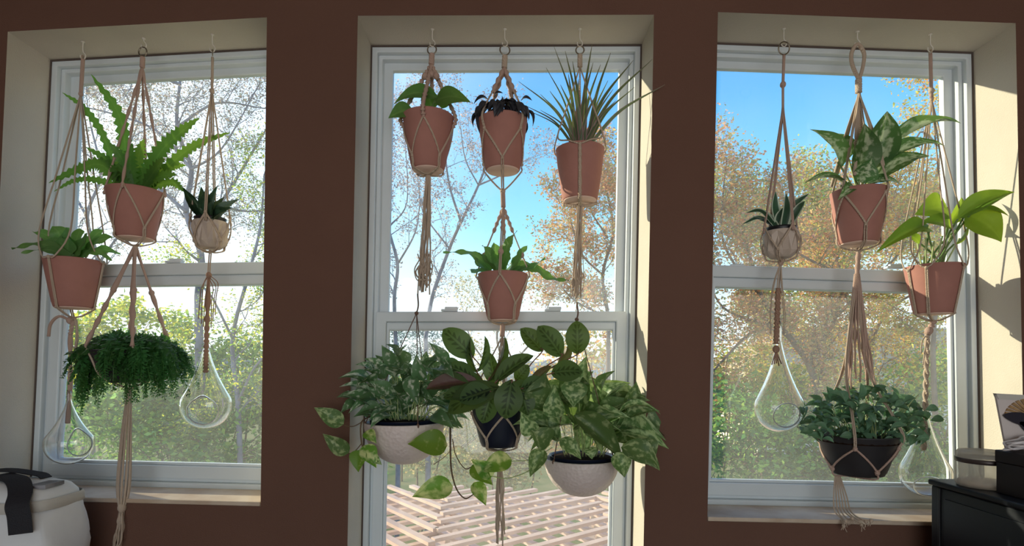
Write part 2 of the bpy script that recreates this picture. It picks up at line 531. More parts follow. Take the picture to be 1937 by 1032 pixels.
def make_window(i, q, rail_px, xs):
    (ra, rb) = rail_px
    TL, TR, BR, BL = q
    y_f = REV
    fr = part('window_%d' % i, join(ring(inset(q, .001, .001, .001, .001), inset(q, .022, .022, .022, .03), y_f, y_f + .07),
                                    ring(inset(q, .022, .022, .022, .03), inset(q, .036, .036, .036, .045), y_f + .018, y_f + .07)), M['vinyl'], None, smooth=False)
    tag(fr, kind='structure'); bevel_mod(fr)
    part('caulk_line', ring(inset(q, .0004, .0004, .0004, .0004), inset(q, .005, .005, .006, .001), y_f - .003, y_f + .001), M['gasket'], fr, smooth=False)
    g = inset(q, .030, .030, .030, .040)
    def at(t):                                   # point pair at fraction t from top, along left and right sides
        return [Vector(g[0]).lerp(Vector(g[3]), t), Vector(g[1]).lerp(Vector(g[2]), t)]
    zt = (g[0][1] + g[1][1]) / 2; zb = (g[3][1] + g[2][1]) / 2
    z_top = P(0, ra, y_f + .02).z; z_bot = P(0, rb, y_f + .02).z
    ta, tb = (zt - z_top) / (zt - zb), (zt - z_bot) / (zt - zb)
    La, Ra = at(ta); Lb, Rb = at(tb)
    up = [g[0], g[1], tuple(Rb), tuple(Lb)]
    lo = [tuple(La), tuple(Ra), g[2], g[3]]
    hr = (z_top - z_bot)
    us = part('sash', ring(up, inset(up, .036, .036, .030, hr * 0.9), y_f + .045, y_f + .068), M['vinyl'], fr, smooth=False); bevel_mod(us, .004)
    part('pane', slab(inset(up, .034, .034, .028, hr * 0.85), y_f + .056, y_f + .059), M['pane'], us, smooth=False)
    ls = part('sash', join(ring(lo, inset(lo, .036, .036, hr * .55, .045), y_f + .012, y_f + .040),
                           ring(inset(lo, .036, .036, hr * .55, .045), inset(lo, .046, .046, hr, .055), y_f + .022, y_f + .040)), M['vinyl'], fr, smooth=False); bevel_mod(ls, .004)
    part('pane', slab(inset(lo, .044, .044, hr * .97, .053), y_f + .030, y_f + .033), M['pane_dusty'], ls, smooth=False)
    for x in xs:                                 # sash locks on the meeting rail
        c = P(x, ra, y_f + .026)
        part('latch', join(box(c.x - .028, c.x + .028, c.y - .012, c.y + .012, c.z, c.z + .008, .003),
                           box(c.x - .016, c.x + .030, c.y - .008, c.y + .006, c.z + .006, c.z + .016, .003)), M['vinyl'], fr)
    return fr

win = [make_window(1, W[0], (498, 539), (330,)), make_window(2, W[1], (589, 624), (850, 1045)), make_window(3, W[2], (508, 548), (1390, 1690))]

def sill(q, fr, th):
    BL, BR = q[3], q[2]
    V = []
    for y in (-.004, REV - .001):
        for z in (0.0005, th):
            V += [(BL[0] + .001, y, BL[1] + z), (BR[0] - .001, y, BR[1] + z)]
    o = part('window_sill', (V, [(0, 1, 3, 2), (4, 6, 7, 5), (0, 2, 6, 4), (1, 5, 7, 3), (2, 3, 7, 6), (0, 4, 5, 1)]), M['sill'], fr, smooth=False)
    bevel_mod(o, .003)
for k in (0, 1, 2): sill(W[k], win[k], .014)

# ================================================================== OUTSIDE
GZ = -3.3
M['ground'] = basic('leaf_litter', srgb(132, 126, 82), 0.95, spec=0.05, nscale=1.3, col2=srgb(92, 108, 62), detail=8)
M['bark'] = basic('grey_bark', srgb(140, 136, 146), 0.9, spec=0.1, noise=0.35, nscale=6)
M['bark_dark'] = basic('brown_bark', srgb(132, 112, 98), 0.9, spec=0.1, noise=0.35, nscale=6)
M['leaves'] = foliage_mat('outdoor_leaves', 0.5)
M['cedar'] = basic('bleached_cedar', srgb(222, 190, 172), 0.8, spec=0.15, noise=0.22, nscale=5)
M['shingle'] = basic('tan_shingle', srgb(190, 168, 138), 0.9, spec=0.1, noise=0.3, nscale=3)
M['stucco'] = basic('pale_stucco', srgb(232, 220, 196), 0.9, spec=0.1)
M['ridge'] = basic('wooded_ridge', srgb(128, 140, 140), 0.95, spec=0.0, nscale=.35, col2=srgb(158, 150, 128), detail=8)

def ground_h(x, y):
    return GZ + 0.25 * math.sin(x * .35 + 1) * math.cos(y * .22) + max(0, (x - 4)) * .05 + max(0, y - 25) * .012
nx, ny = 60, 50
gv = [(-60 + 120 * i / nx, 0.6 + 90 * (j / ny) ** 1.5, 0) for j in range(ny + 1) for i in range(nx + 1)]
gv = [(x, y, ground_h(x, y)) for x, y, _ in gv]
gf = [(j * (nx + 1) + i, j * (nx + 1) + i + 1, (j + 1) * (nx + 1) + i + 1, (j + 1) * (nx + 1) + i) for j in range(ny) for i in range(nx)]
tag(part('ground', (gv, gf), M['ground']), kind='structure')

# far wooded ridge on the horizon
rv, rf = [], []
NR = 120
for i in range(NR + 1):
    x = -140 + 280 * i / NR
    h = 4.5 + 1.6 * math.sin(x * .07) + .7 * math.sin(x * .31 + 1) + .35 * math.sin(x * 1.1)
    for j, (yy, k) in enumerate(((86, -1.2), (89, .25), (95, .7), (104, 1.0), (125, .9))):
        rv.append((x, yy + 3 * math.sin(x * .05), GZ + (k * h if k > 0 else k)))
for i in range(NR):
    for j in range(4):
        a = i * 5 + j
        rf.append((a, a + 5, a + 6, a + 1))
tag(part('far_ridge', (rv, rf), M['ridge']), kind='structure')

# ---- foliage meshes made with numpy
def leaf_cloud(name, C, size, palette, parent, rng, flat=0.35, asp=0.5):
    N = len(C)
    off = np.array(root_loc(parent))
    d = rng.normal(size=(N, 3)); d /= np.linalg.norm(d, axis=1)[:, None]
    e = rng.normal(size=(N, 3)); e[:, 2] *= flat
    u = e - d * (e * d).sum(1)[:, None]; u /= np.linalg.norm(u, axis=1)[:, None]
    v = np.cross(d, u)
    s = (size * rng.uniform(.6, 1.35, N))[:, None]
    C = C - off
    V = np.empty((N, 4, 3))
    V[:, 0] = C - u * s * .5; V[:, 1] = C + v * s * .5 * asp + d * s * .06; V[:, 2] = C + u * s * .5; V[:, 3] = C - v * s * .5 * asp + d * s * .06
    me = bpy.data.meshes.new(name)
    me.vertices.add(N * 4); me.vertices.foreach_set('co', V.ravel())
    me.loops.add(N * 4); me.loops.foreach_set('vertex_index', np.arange(N * 4, dtype=np.int32))
    me.polygons.add(N); me.polygons.foreach_set('loop_start', np.arange(0, N * 4, 4, dtype=np.int32))
    pal = np.array(palette)[:, :3]
    pick = pal[rng.integers(0, len(pal), N)] * rng.uniform(.8, 1.3, N)[:, None]
    colr = np.ones((N, 4, 4)); colr[:, :, :3] = np.clip(pick, 0, 1)[:, None, :]
    at = me.attributes.new('leaf_colour', 'FLOAT_COLOR', 'POINT'); at.data.foreach_set('color', colr.ravel())
    me.update(calc_edges=True); me.validate()
    me.materials.append(M['leaves'])
    o = bpy.data.objects.new(name, me); COL.objects.link(o); o.parent = parent
    o['kind'] = 'stuff'
    return o

def rand_dir(rng):
    v = Vector(rng.normal(size=3)); return v.normalized()

def make_tree(label, limbs, Y, pal, seed, name='tree', twig=(.9, .5, .28), gap=.28, leaf=.06, per=5, bark='bark', spread=.12, lean=.15, keep=1.0, group='trees outside the windows'):
    """limbs: list of (pixel polyline, width px at start, width px at end); the first one is the trunk and runs down to the ground"""
    rng = np.random.default_rng(seed)
    L = []
    for pl, w0, w1 in limbs:
        pts = []
        yo = 0.0
        for k, (x, y) in enumerate(pl):
            if k: yo += float(rng.normal()) * lean
            pts.append(P(x, y, Y + yo))
        L.append((spline(pts, 5), S(w0, Y) / 2 * .72, S(w1, Y) / 2 * .7))
    b = L[0][0][0]
    base = Vector((b.x, b.y, ground_h(b.x, b.y) - .1))
    t = thing(name, base, label, 'tree', group)
    trunk_path = [base, base.lerp(b, .5) + Vector((.05, 0, 0))] + L[0][0]
    n0 = len(trunk_path)
    part('trunk', tube(trunk_path, [L[0][1] * 1.25] * 2 + [L[0][1] + (L[0][2] - L[0][1]) * k / (n0 - 3) for k in range(n0 - 2)], 8), M[bark], t)
    for pts, r0, r1 in L[1:]:
        part('branch', tube(pts, [r0 + (r1 - r0) * k / (len(pts) - 1) for k in range(len(pts))], 6), M[bark], t)
    geos, leaves = [], []
    def sprout(p, d, length, r, lev):
        n = 4
        pts = [p]
        dd = d.copy()
        for k in range(n):
            dd = (dd + rand_dir(rng) * .28 + Vector((0, 0, .05))).normalized()
            pts.append(pts[-1] + dd * length / n)
        geos.append(tube(pts, [r * (1 - .7 * k / n) for k in range(n + 1)], 4 if lev < 2 else 3, cap=False))
        if lev + 1 < len(twig):
            for k in range(1, n + 1):
                for _ in range(1 if k < n else 2):
                    nd = (dd + rand_dir(rng) * .9).normalized()
                    sprout(pts[k], nd, twig[lev + 1] * float(rng.uniform(.7, 1.3)), r * .5, lev + 1)
        if lev >= len(twig) - 1 and rng.uniform() < keep:
            for k in range(1, n + 1):
                for _ in range(per):
                    leaves.append(pts[k] + Vector(rng.normal(size=3)) * spread)
    for li, (pts, r0, r1) in enumerate(L):
        acc = 0
        for k in range(1, len(pts)):
            seg = pts[k] - pts[k - 1]
            acc += seg.length
            if acc > gap and (k > 3 or li > 0):
                acc = 0
                rr = max(.006, (r0 + (r1 - r0) * k / len(pts)) * .45)
                d = (seg.normalized() * .7 + rand_dir(rng) * .8).normalized()
                sprout(pts[k], d, twig[0] * float(rng.uniform(.6, 1.3)), rr, 0)
        sprout(pts[-1], (pts[-1] - pts[-2]).normalized(), twig[0], max(.006, r1 * .8), 0)
    part('twigs', join(*geos), M[bark], t, smooth=False)['kind'] = 'stuff'
    if leaves:
        leaf_cloud('foliage', np.array([tuple(v) for v in leaves]), leaf, pal, t, rng)
    return t

def make_shrub(label, blobs, pal, seed, n=5000, leaf=.10, name='shrub', group='shrubs below the windows'):
    """blobs: (px, py, Y, rx, rz) - leafy masses in metres"""
    rng = np.random.default_rng(seed)
    cs = [P(b[0], b[1], b[2]) for b in blobs]
    c0 = cs[0]
    base = Vector((c0.x, c0.y, ground_h(c0.x, c0.y) - .1))
    t = thing(name, base, label, 'shrub', group)
    pts = []
    tot = sum(b[3] ** 2 for b in blobs)
    for c, b in zip(cs, blobs):
        m = int(n * b[3] ** 2 / tot)
        # leaves sit in tufts on the outside of the mass
        k = max(12, m // 60)
        d = rng.normal(size=(k, 3)); d /= np.linalg.norm(d, axis=1)[:, None]
        tu = d * rng.uniform(.45, 1.0, k)[:, None] ** .5 * np.array((b[3], b[3] * .8, b[4]))
        idx = rng.integers(0, k, m)
        pts.append(np.array(c) + tu[idx] + rng.normal(size=(m, 3)) * np.array((.12, .12, .075)) * b[3])
        st = [base + Vector((rng.normal() * .1, rng.normal() * .1, 0)), base.lerp(c, .55) + Vector(rng.normal(size=3)) * .15, c + Vector((0, 0, b[4] * .5))]
        part('stem', tube(spline(st, 4), [.035, .033, .03, .027, .024, .02, .016, .012, .008], 5), M['bark_dark'], t)
        tw = []
        for q in range(0, k, 3):
            a = Vector(c) * .75 + Vector(np.array(c) + tu[q]) * .25 - Vector((0, 0, b[4] * .3))
            tw.append(tube([a, Vector(np.array(c) + tu[q] * .6) - Vector((0, 0, .04)), Vector(np.array(c) + tu[q])], [.012, .008, .004], 3, cap=False))
        part('twigs', join(*tw), M['bark_dark'], t, smooth=False)['kind'] = 'stuff'
    leaf_cloud('foliage', np.concatenate(pts), leaf, pal, t, rng)
    return t

LILAC = [srgb(168, 150, 150), srgb(150, 138, 120), srgb(186, 160, 130), srgb(140, 146, 130)]
SPARSE = [srgb(176, 160, 158), srgb(150, 150, 160), srgb(196, 170, 160)]
AUTUMN = [srgb(224, 170, 110), srgb(214, 140, 90), srgb(226, 190, 120), srgb(186, 178, 110), srgb(206, 160, 140), srgb(150, 160, 110)]
GOLD = [srgb(226, 188, 86), srgb(212, 166, 70), srgb(192, 190, 86), srgb(230, 206, 116), srgb(164, 174, 78), srgb(222, 144, 70)]
GREEN = [srgb(112, 158, 64), srgb(88, 136, 68), srgb(160, 190, 84), srgb(70, 116, 62), srgb(130, 170, 92)]
YGREEN = [srgb(214, 208, 62), srgb(186, 200, 76), srgb(142, 176, 72), srgb(226, 216, 90), srgb(106, 146, 70)]
STRAW = [srgb(206, 186, 138), srgb(190, 168, 120), srgb(176, 170, 112), srgb(216, 196, 150), srgb(150, 150, 100)]
DUSK = [srgb(104, 130, 130), srgb(120, 140, 132), srgb(96, 118, 112)]

# left window trees
make_tree('spreading tree with grey limbs and sparse tawny leaves outside the left window',
          [([(375, 560), (380, 480), (352, 400), (362, 320), (335, 240), (342, 140)], 20, 7),
           ([(380, 480), (410, 400), (452, 330), (500, 250)], 12, 5), ([(352, 400), (290, 350), (230, 330), (160, 290)], 10, 4),
           ([(362, 320), (300, 250), (230, 220), (150, 200)], 8, 3), ([(335, 240), (410, 195), (500, 205)], 8, 3),
           ([(420, 390), (480, 400), (540, 380)], 6, 3), ([(342, 160), (280, 140), (210, 148), (150, 130)], 8, 3), ([(362, 320), (420, 280), (490, 160)], 7, 3)],
          8.5, LILAC, 11, per=3, leaf=.042, twig=(.8, .45, .25), gap=.25, spread=.06)
make_tree('leaning slender tree with yellow green leaves at the right of the left window',
          [([(455, 900), (450, 760), (440, 640), (470, 520), (492, 430), (500, 330)], 15, 5), ([(450, 760), (485, 690), (540, 640)], 8, 4), ([(440, 640), (400, 560), (380, 540)], 7, 3)],
          7.2, YGREEN, 12, per=4, leaf=.05, twig=(.6, .35, .2), gap=.3, spread=.07)
make_tree('thin tree at the far left with brownish leaves seen past the hanging fern',
          [([(170, 620), (185, 500), (165, 410), (190, 330), (170, 230)], 12, 4), ([(185, 500), (240, 430), (310, 400)], 7, 3), ([(165, 410), (120, 340), (60, 300)], 7, 3), ([(190, 330), (240, 280), (270, 210)], 6, 3)],
          10.5, LILAC, 13, per=3, leaf=.05, spread=.07, gap=.3)
# centre window trees
make_tree('nearly bare forked tree with bluish limbs behind the middle window',
          [([(805, 640), (818, 560), (850, 470), (872, 420), (905, 350), (935, 270)], 12, 5), ([(872, 420), (850, 350), (838, 270), (820, 220)], 7, 3),
           ([(905, 350), (950, 330), (1000, 300)], 5, 2), ([(850, 470), (800, 400), (790, 330)], 5, 2), ([(905, 350), (880, 300), (870, 230)], 4, 2)],
          9.5, SPARSE, 21, per=4, leaf=.05, twig=(.75, .4, .22), gap=.45, keep=.7, spread=.06, bark='bark')
make_tree('bare upright tree with a twin trunk at the left edge of the middle window',
          [([(748, 640), (746, 560), (752, 500), (735, 430), (728, 350), (732, 260)], 11, 4), ([(752, 500), (785, 440), (795, 380)], 6, 3), ([(735, 430), (770, 380), (765, 250)], 5, 2)],
          9.0, SPARSE, 22, per=4, leaf=.05, twig=(.65, .4, .22), gap=.36, keep=.75, spread=.06)
make_tree('autumn tree with orange and pink leaves at the right of the middle window',
          [([(1150, 700), (1150, 600), (1140, 520), (1160, 440), (1150, 370)], 12, 5), ([(1140, 520), (1100, 480), (1080, 420)], 6, 3), ([(1150, 600), (1090, 570), (1060, 540)], 6, 3), ([(1160, 440), (1190, 390), (1200, 350)], 6, 3), ([(1150, 450), (1115, 390), (1125, 335)], 5, 3)],
          9.5, AUTUMN, 23, per=7, leaf=.065, twig=(.6, .35, .2), gap=.22, spread=.09, bark='bark_dark')
make_tree('low scrubby tree with a few straw leaves beyond the hanging bowls',
          [([(960, 800), (955, 700), (940, 640), (950, 590)], 10, 4), ([(955, 700), (1010, 640), (1040, 570)], 6, 3), ([(955, 720), (900, 660), (880, 610)], 6, 3), ([(960, 760), (850, 735), (740, 770)], 7, 3)],
          10.5, STRAW, 24, per=3, leaf=.06, twig=(.7, .4, .22), gap=.35, keep=.6, spread=.08, bark='bark_dark')
# right window trees
make_tree('large autumn tree with gold and orange crown spreading behind the right window',
          [([(1560, 900), (1552, 780), (1530, 690), (1480, 620), (1440, 560), (1420, 490), (1395, 410)], 22, 6),
           ([(1530, 690), (1580, 600), (1590, 520), (1570, 460), (1580, 425)], 13, 4), ([(1480, 620), (1420, 630), (1350, 700)], 12, 5), ([(1580, 600), (1640, 540), (1700, 480), (1720, 440)], 9, 4),
           ([(1440, 560), (1390, 500), (1365, 440), (1370, 340)], 8, 4), ([(1590, 520), (1500, 470), (1490, 420)], 7, 3), ([(1480, 620), (1380, 590), (1340, 540)], 8, 4), ([(1700, 470), (1780, 420), (1840, 390)], 6, 3)],
          8.5, AUTUMN, 31, per=6, leaf=.065, twig=(.62, .36, .2), gap=.2, spread=.1, bark='bark_dark')
make_tree('taller gold tree at the right edge of the right window',
          [([(1770, 800), (1765, 640), (1780, 500), (1765, 380), (1780, 280), (1775, 170)], 14, 4), ([(1780, 500), (1720, 430), (1690, 370)], 8, 3), ([(1765, 380), (1810, 330), (1830, 230)], 7, 3), ([(1780, 280), (1740, 250), (1720, 330)], 6, 3)],
          7.5, GOLD, 32, per=5, leaf=.055, twig=(.55, .32, .18), gap=.26, spread=.08, bark='bark_dark')
make_tree('rounded yellow green tree filling the lower half of the right window',
          [([(1660, 900), (1655, 780), (1650, 650), (1690, 580), (1760, 540)], 13, 5), ([(1650, 650), (1600, 560), (1620, 500)], 8, 3), ([(1655, 780), (1730, 690), (1790, 640)], 8, 3), ([(1655, 750), (1590, 680), (1500, 660)], 8, 3), ([(1655, 780), (1560, 760), (1420, 740)], 8, 3)],
          9.8, GOLD, 33, per=6, leaf=.06, twig=(.75, .42, .24), gap=.26, spread=.11, bark='bark_dark')
make_tree('background tree with olive crown rising between the two left pots of the right window',
          [([(1440, 800), (1440, 600), (1450, 500), (1440, 430)], 10, 4), ([(1440, 520), (1390, 460), (1380, 410)], 6, 3), ([(1450, 500), (1520, 440), (1540, 400)], 6, 3), ([(1440, 600), (1520, 520), (1600, 430)], 6, 3), ([(1440, 560), (1600, 480), (1700, 430)], 6, 3)],
          14.0, YGREEN + AUTUMN, 34, per=7, leaf=.10, twig=(1.0, .55, .3), gap=.28, spread=.15, bark='bark_dark')

SH = [  # label, blobs, palette, count
 ('leafy green shrub at the foot of the left window view', [(240, 800, 7.5, 1.3, .9), (330, 860, 7.2, 1.1, .8)], GREEN, 7000),
 ('bright yellow green shrub behind the trailing fern', [(250, 640, 9.0, 1.2, .7), (180, 690, 8.6, 1.0, .8)], YGREEN, 5000),
 ('green thicket at the lower right of the left window', [(430, 820, 8.0, 1.4, 1.0), (480, 720, 9.0, 1.3, .9)], GREEN, 7500),
 ('olive thicket in the middle of the left window', [(370, 690, 10.0, 1.6, 1.0), (300, 740, 9.6, 1.3, .9)], YGREEN + GREEN, 6500),
 ('dense green bank beyond the left pillar', [(580, 800, 9.5, 1.8, 1.5), (650, 720, 10.5, 1.5, 1.2)], GREEN, 6000),
 ('straw coloured thicket behind the left hanging bowl', [(780, 780, 11.5, 1.7, 1.0), (850, 830, 10.5, 1.5, .9)], STRAW, 6500),
 ('dark bluish evergreen low on the horizon behind the middle window', [(760, 650, 20.0, 1.6, .8)], DUSK, 3000),
 ('pale dry thicket straight behind the trailing macrame tail', [(950, 790, 12.0, 2.0, 1.1), (1020, 850, 10.5, 1.5, .8)], STRAW, 7500),
 ('golden shrub behind the right hanging bowl', [(1120, 720, 11.0, 1.5, 1.2), (1140, 830, 10.0, 1.5, .9)], GOLD, 7000),
 ('golden bank beyond the right pillar', [(1260, 780, 10.0, 1.6, 1.3)], GOLD, 4500),
 ('green shrub at the lower left of the right window', [(1380, 830, 7.8, 1.2, 1.0), (1450, 880, 7.4, 1.0, .7)], GREEN, 7000),
 ('yellow green shrub behind the left glass teardrop of the right window', [(1450, 760, 9.5, 1.5, .9), (1390, 720, 9.8, 1.2, .8)], YGREEN, 5500),
 ('lush green shrub behind the black planter', [(1580, 850, 8.2, 1.5, .9), (1680, 880, 7.6, 1.2, .8)], GREEN, 7500),
 ('sunlit yellow shrub at the lower right of the right window', [(1720, 760, 9.0, 1.5, 1.1), (1800, 820, 8.0, 1.3, 1.0)], YGREEN + GREEN, 7000)]
for i, (lab, bl, pal, n) in enumerate(SH):
    make_shrub(lab, bl, pal, 100 + i, n)

# ---- neighbouring house on the slope
c = P(1600, 700, 24)
hs = thing('neighbour_house', (c.x, 26, ground_h(c.x, 26)), 'neighbouring house with tan shingled roof half hidden by the autumn trees', 'house')
zr = P(0, 612, 24).z; ze = P(0, 690, 24).z
x0, x1 = P(1420, 0, 24).x, P(1960, 0, 24).x
part('wall', box(x0 + .5, x1 - .5, 24.4, 29.6, ground_h(c.x, 26) - .5, ze), M['stucco'], hs, smooth=False)
part('roof', ([(x0, 24, ze), (x1, 24, ze), (x1 - 1.5, 27, zr), (x0 + 3.2, 27, zr), (x0, 30, ze), (x1, 30, ze), (x0, 24, ze - .18), (x1, 24, ze - .18), (x1, 30, ze - .18), (x0, 30, ze - .18)],
              [(0, 1, 2, 3), (3, 2, 5, 4), (0, 3, 4), (1, 5, 2), (6, 7, 1, 0), (9, 8, 7, 6), (8, 9, 4, 5), (7, 8, 5, 1), (9, 6, 0, 4)]), M['shingle'], hs, smooth=False)
for k in range(3):
    xx = x0 + 2.2 + k * 2.6
    wdw = part('window', box(xx, xx + 1.0, 24.34, 24.42, ze - 1.7, ze - .5), M['vinyl'], hs, smooth=False)
    part('pane', box(xx + .08, xx + .92, 24.32, 24.35, ze - 1.62, ze - .58), M['black'], wdw, smooth=False)

# ---- lattice roof of the pergola below the middle window (three panels of crossed laths)
LZ = 0.40
def clip_line(poly, p, d):
    """segment of the line p + t d inside a convex polygon"""
    ts = []
    for i in range(len(poly)):
        a, b = Vector(poly[i]), Vector(poly[(i + 1) % len(poly)])
        e = b - a
        den = d.x * e.y - d.y * e.x
        if abs(den) < 1e-9: continue
        t = ((a - p).x * e.y - (a - p).y * e.x) / den
        u = ((a - p).x * d.y - (a - p).y * d.x) / den
        if -1e-6 <= u <= 1 + 1e-6: ts.append(t)
    return (min(ts), max(ts)) if len(ts) >= 2 and max(ts) - min(ts) > .05 else None

def lattice(poly, ang, label, pitch=.128, wdt=.038, z=LZ):
    cx_ = sum(p[0] for p in poly) / len(poly); cy_ = sum(p[1] for p in poly) / len(poly)
    t = thing('lattice_panel', (cx_, cy_, z), label, 'lattice', 'crossed lath panels of the pergola roof')
    for layer, (a, zz, mt) in enumerate(((ang, z + .012, 'cedar'), (ang + 90, z - .034, 'cedar'))):
        d = Vector((math.cos(math.radians(a)), math.sin(math.radians(a)))); nrm = Vector((-d.y, d.x))
        for k in range(-40, 41):
            p = Vector((cx_, cy_)) + nrm * k * pitch
            seg = clip_line(poly, p, d)
            if not seg: continue
            a0, a1 = p + d * seg[0], p + d * seg[1]
            w2 = nrm * wdt / 2
            q = [a0 - w2, a1 - w2, a1 + w2, a0 + w2]
            V = [(v.x, v.y, zz - .009) for v in q] + [(v.x, v.y, zz + .009) for v in q]
            part('lath', (V, [(3, 2, 1, 0), (4, 5, 6, 7), (0, 1, 5, 4), (1, 2, 6, 5), (2, 3, 7, 6), (3, 0, 4, 7)]), M[mt], t, smooth=False)
    return t
def gp(px, py):                                # pixel on the lattice plane -> (x, y)
    dist = (H - LZ) * F / (py - CY)
    return ((px - CX) * dist / F, dist - D)
A, B, C_, E = gp(852, 922), gp(800, 1085), gp(1128, 934), gp(1190, 1085)
far_l, far_r = gp(560, 922), gp(1420, 930)
lattice([far_l, A, B, gp(380, 1085)], -52, 'left lattice panel with laths running down to the right below middle window')
lattice([A, C_, E, B], 38, 'wide central lattice panel below the trailing macrame tail')
lattice([C_, far_r, gp(1560, 1085), E], -52, 'narrow lattice panel under the right hanging bowl')
bm_ = thing('pergola_frame', (0, 1.9, GZ), 'bleached timber frame carrying the lattice roof below the middle window', 'pergola')
for pa, pb in ((far_l, far_r), (A, B), (C_, E)):
    a_, b_ = Vector(pa), Vector(pb)
    d_ = (b_ - a_).normalized(); n_ = Vector((-d_.y, d_.x)) * .045
    q = [a_ - n_, b_ - n_, b_ + n_, a_ + n_]
    V = [(v.x, v.y, LZ - .16) for v in q] + [(v.x, v.y, LZ - .05) for v in q]
    part('beam', (V, [(3, 2, 1, 0), (4, 5, 6, 7), (0, 1, 5, 4), (1, 2, 6, 5), (2, 3, 7, 6), (3, 0, 4, 7)]), M['cedar'], bm_, smooth=False)
for pp in (far_l, A, C_, far_r):
    part('post', box(pp[0] - .06, pp[0] + .06, pp[1] - .06, pp[1] + .06, ground_h(*pp) - .1, LZ - .16), M['cedar'], bm_, smooth=False)

# ================================================================== HANGERS, POTS AND PLANTS
YH = 0.07                                    # hanging line of the pots inside the recess

def soffit(k, x):                            # height of the recess ceiling above x in window k
    (ax, az), (bx, bz) = W[k][0], W[k][1]
    return az + (bz - az) * (x - ax) / (bx - ax)

def make_hook(k, px, py, Y, label):
    """white screw hook: shank from the recess ceiling, open J at the bottom (py = bottom of the J)"""
    b = P(px, py, Y)
    top = soffit(k, b.x)
    o = thing('ceiling_hook', (b.x, Y, top), label, 'hook', 'white screw hooks in the window heads')
    r = .008
    pts = [(b.x, Y, top), (b.x, Y, b.z + 3.2 * r), (b.x + r * .9, Y, b.z + 1.9 * r), (b.x + r, Y, b.z + r), (b.x + r * .6, Y, b.z + .2 * r), (b.x, Y, b.z), (b.x - r * .7, Y, b.z + .3 * r), (b.x - r, Y, b.z + r), (b.x - r, Y, b.z + 1.7 * r)]
    part('hook_wire', tube(spline(pts, 4), .0017, 6), M['hook'], o)
    part('collar', lathe([(.0, top - .0002), (.006, top - .0002), (.006, top - .002), (.0, top - .003)], (b.x, Y), 12), M['hook'], o)
    return b

POTR = (.081, .054, .155)

def pot_geo(c, zt, zb, rt, rb, wall=.004, rim=.003, n=44, curve=0.0):
    h = zt - zb
    def r(z):
        t = (z - zb) / h
        return rb + (rt - rb) * (t + curve * math.sin(math.pi * t))
    pr = [(0.0, zb + .001), (rb - .006, zb + .001), (rb - .002, zb + .002), (rb, zb + .006)]
    for k in range(1, 9): pr.append((r(zb + h * k / 9), zb + h * k / 9))
    pr += [(rt - rim * .1, zt - .004), (rt + .0005, zt - .0015), (rt - wall * .5, zt), (rt - wall, zt - .002), (r(zt - .03) - wall, zt - .03), (0, zt - .032)]
    return lathe(pr, c, n)

def make_pot(name, label, cat, px, rim_y, Y, dims=POTR, mat='terracotta', base=True, group=None, soil_drop=.018, curve=.02):
    rt, rb, h = dims
    p = P(px, rim_y, Y)
    zt, zb = p.z, p.z - h
    t = thing(name, (p.x, Y, zb), label, cat, group)
    part('pot', pot_geo((p.x, Y), zt, zb, rt, rb, curve=curve), M[mat], t)
    if base:
        part('base', lathe([(0, zb - .0012), (rb - .005, zb - .0012), (rb - .003, zb + .0005), (rb - .003, zb + .002), (0, zb + .002)], (p.x, Y), 40), M['potbase'], t)
    part('soil', lathe([(0, zt - soil_drop + .004), (rt * .5, zt - soil_drop + .003), (rt - .006, zt - soil_drop), (rt - .006, zt - soil_drop - .006), (0, zt - soil_drop - .006)], (p.x, Y), 28), M['soil'], t)
    info = dict(c=(p.x, Y), zt=zt, zb=zb, rt=rt, rb=rb, h=h, curve=curve)
    return t, info

def pr_at(i, z):
    t = max(0, min(1, (z - i['zb']) / i['h']))
    return i['rb'] + (i['rt'] - i['rb']) * (t + i['curve'] * math.sin(math.pi * t))

CR = .0026                                    # cord radius
def on_pot(i, az, z, gap=CR):
    r = pr_at(i, z) + gap
    return Vector((i['c'][0] + r * math.cos(az), i['c'][1] + r * math.sin(az), z))

def path_on_pot(i, a0, z0, a1, z1, n=7):
    return [on_pot(i, a0 + (a1 - a0) * k / n, z0 + (z1 - z0) * k / n) for k in range(n + 1)]

def cord(h, pts, r=CR, mat='rope', sub=5, name='cord', n=6):
    return part(name, tube(spline(pts, sub), r, n), M[mat], h)

def knotted(h, pts, r, mat='rope', pitch=.012, amp=.35, name='sennit', sub=14):
    """a run of spiral knots: tube with a bulging outline"""
    path = spline(pts, sub)
    rad, s = [], 0
    for k, p in enumerate(path):
        if k: s += (p - path[k - 1]).length
        rad.append(r * (1 + amp * math.sin(2 * math.pi * s / pitch)))
    return part(name, tube(path, rad, 8), M[mat], h)

def knot(h, p, r=.007, mat='rope'):
    return part('knot', ball(p, r, r, r * 1.15), M[mat], h)

def pair(h, pts, gap=.0026, r=.0022, mat='rope', side=(1, 0, 0), sub=5):
    s = Vector(side)
    for k in (-1, 1):
        cord(h, [Vector(p) + s * gap * k for p in pts], r, mat, sub)

def new_hanger(px, py, Y, label):
    p = P(px, py, Y)
    return thing('macrame_hanger', p, label, 'hanger', 'knotted cotton plant hangers'), p

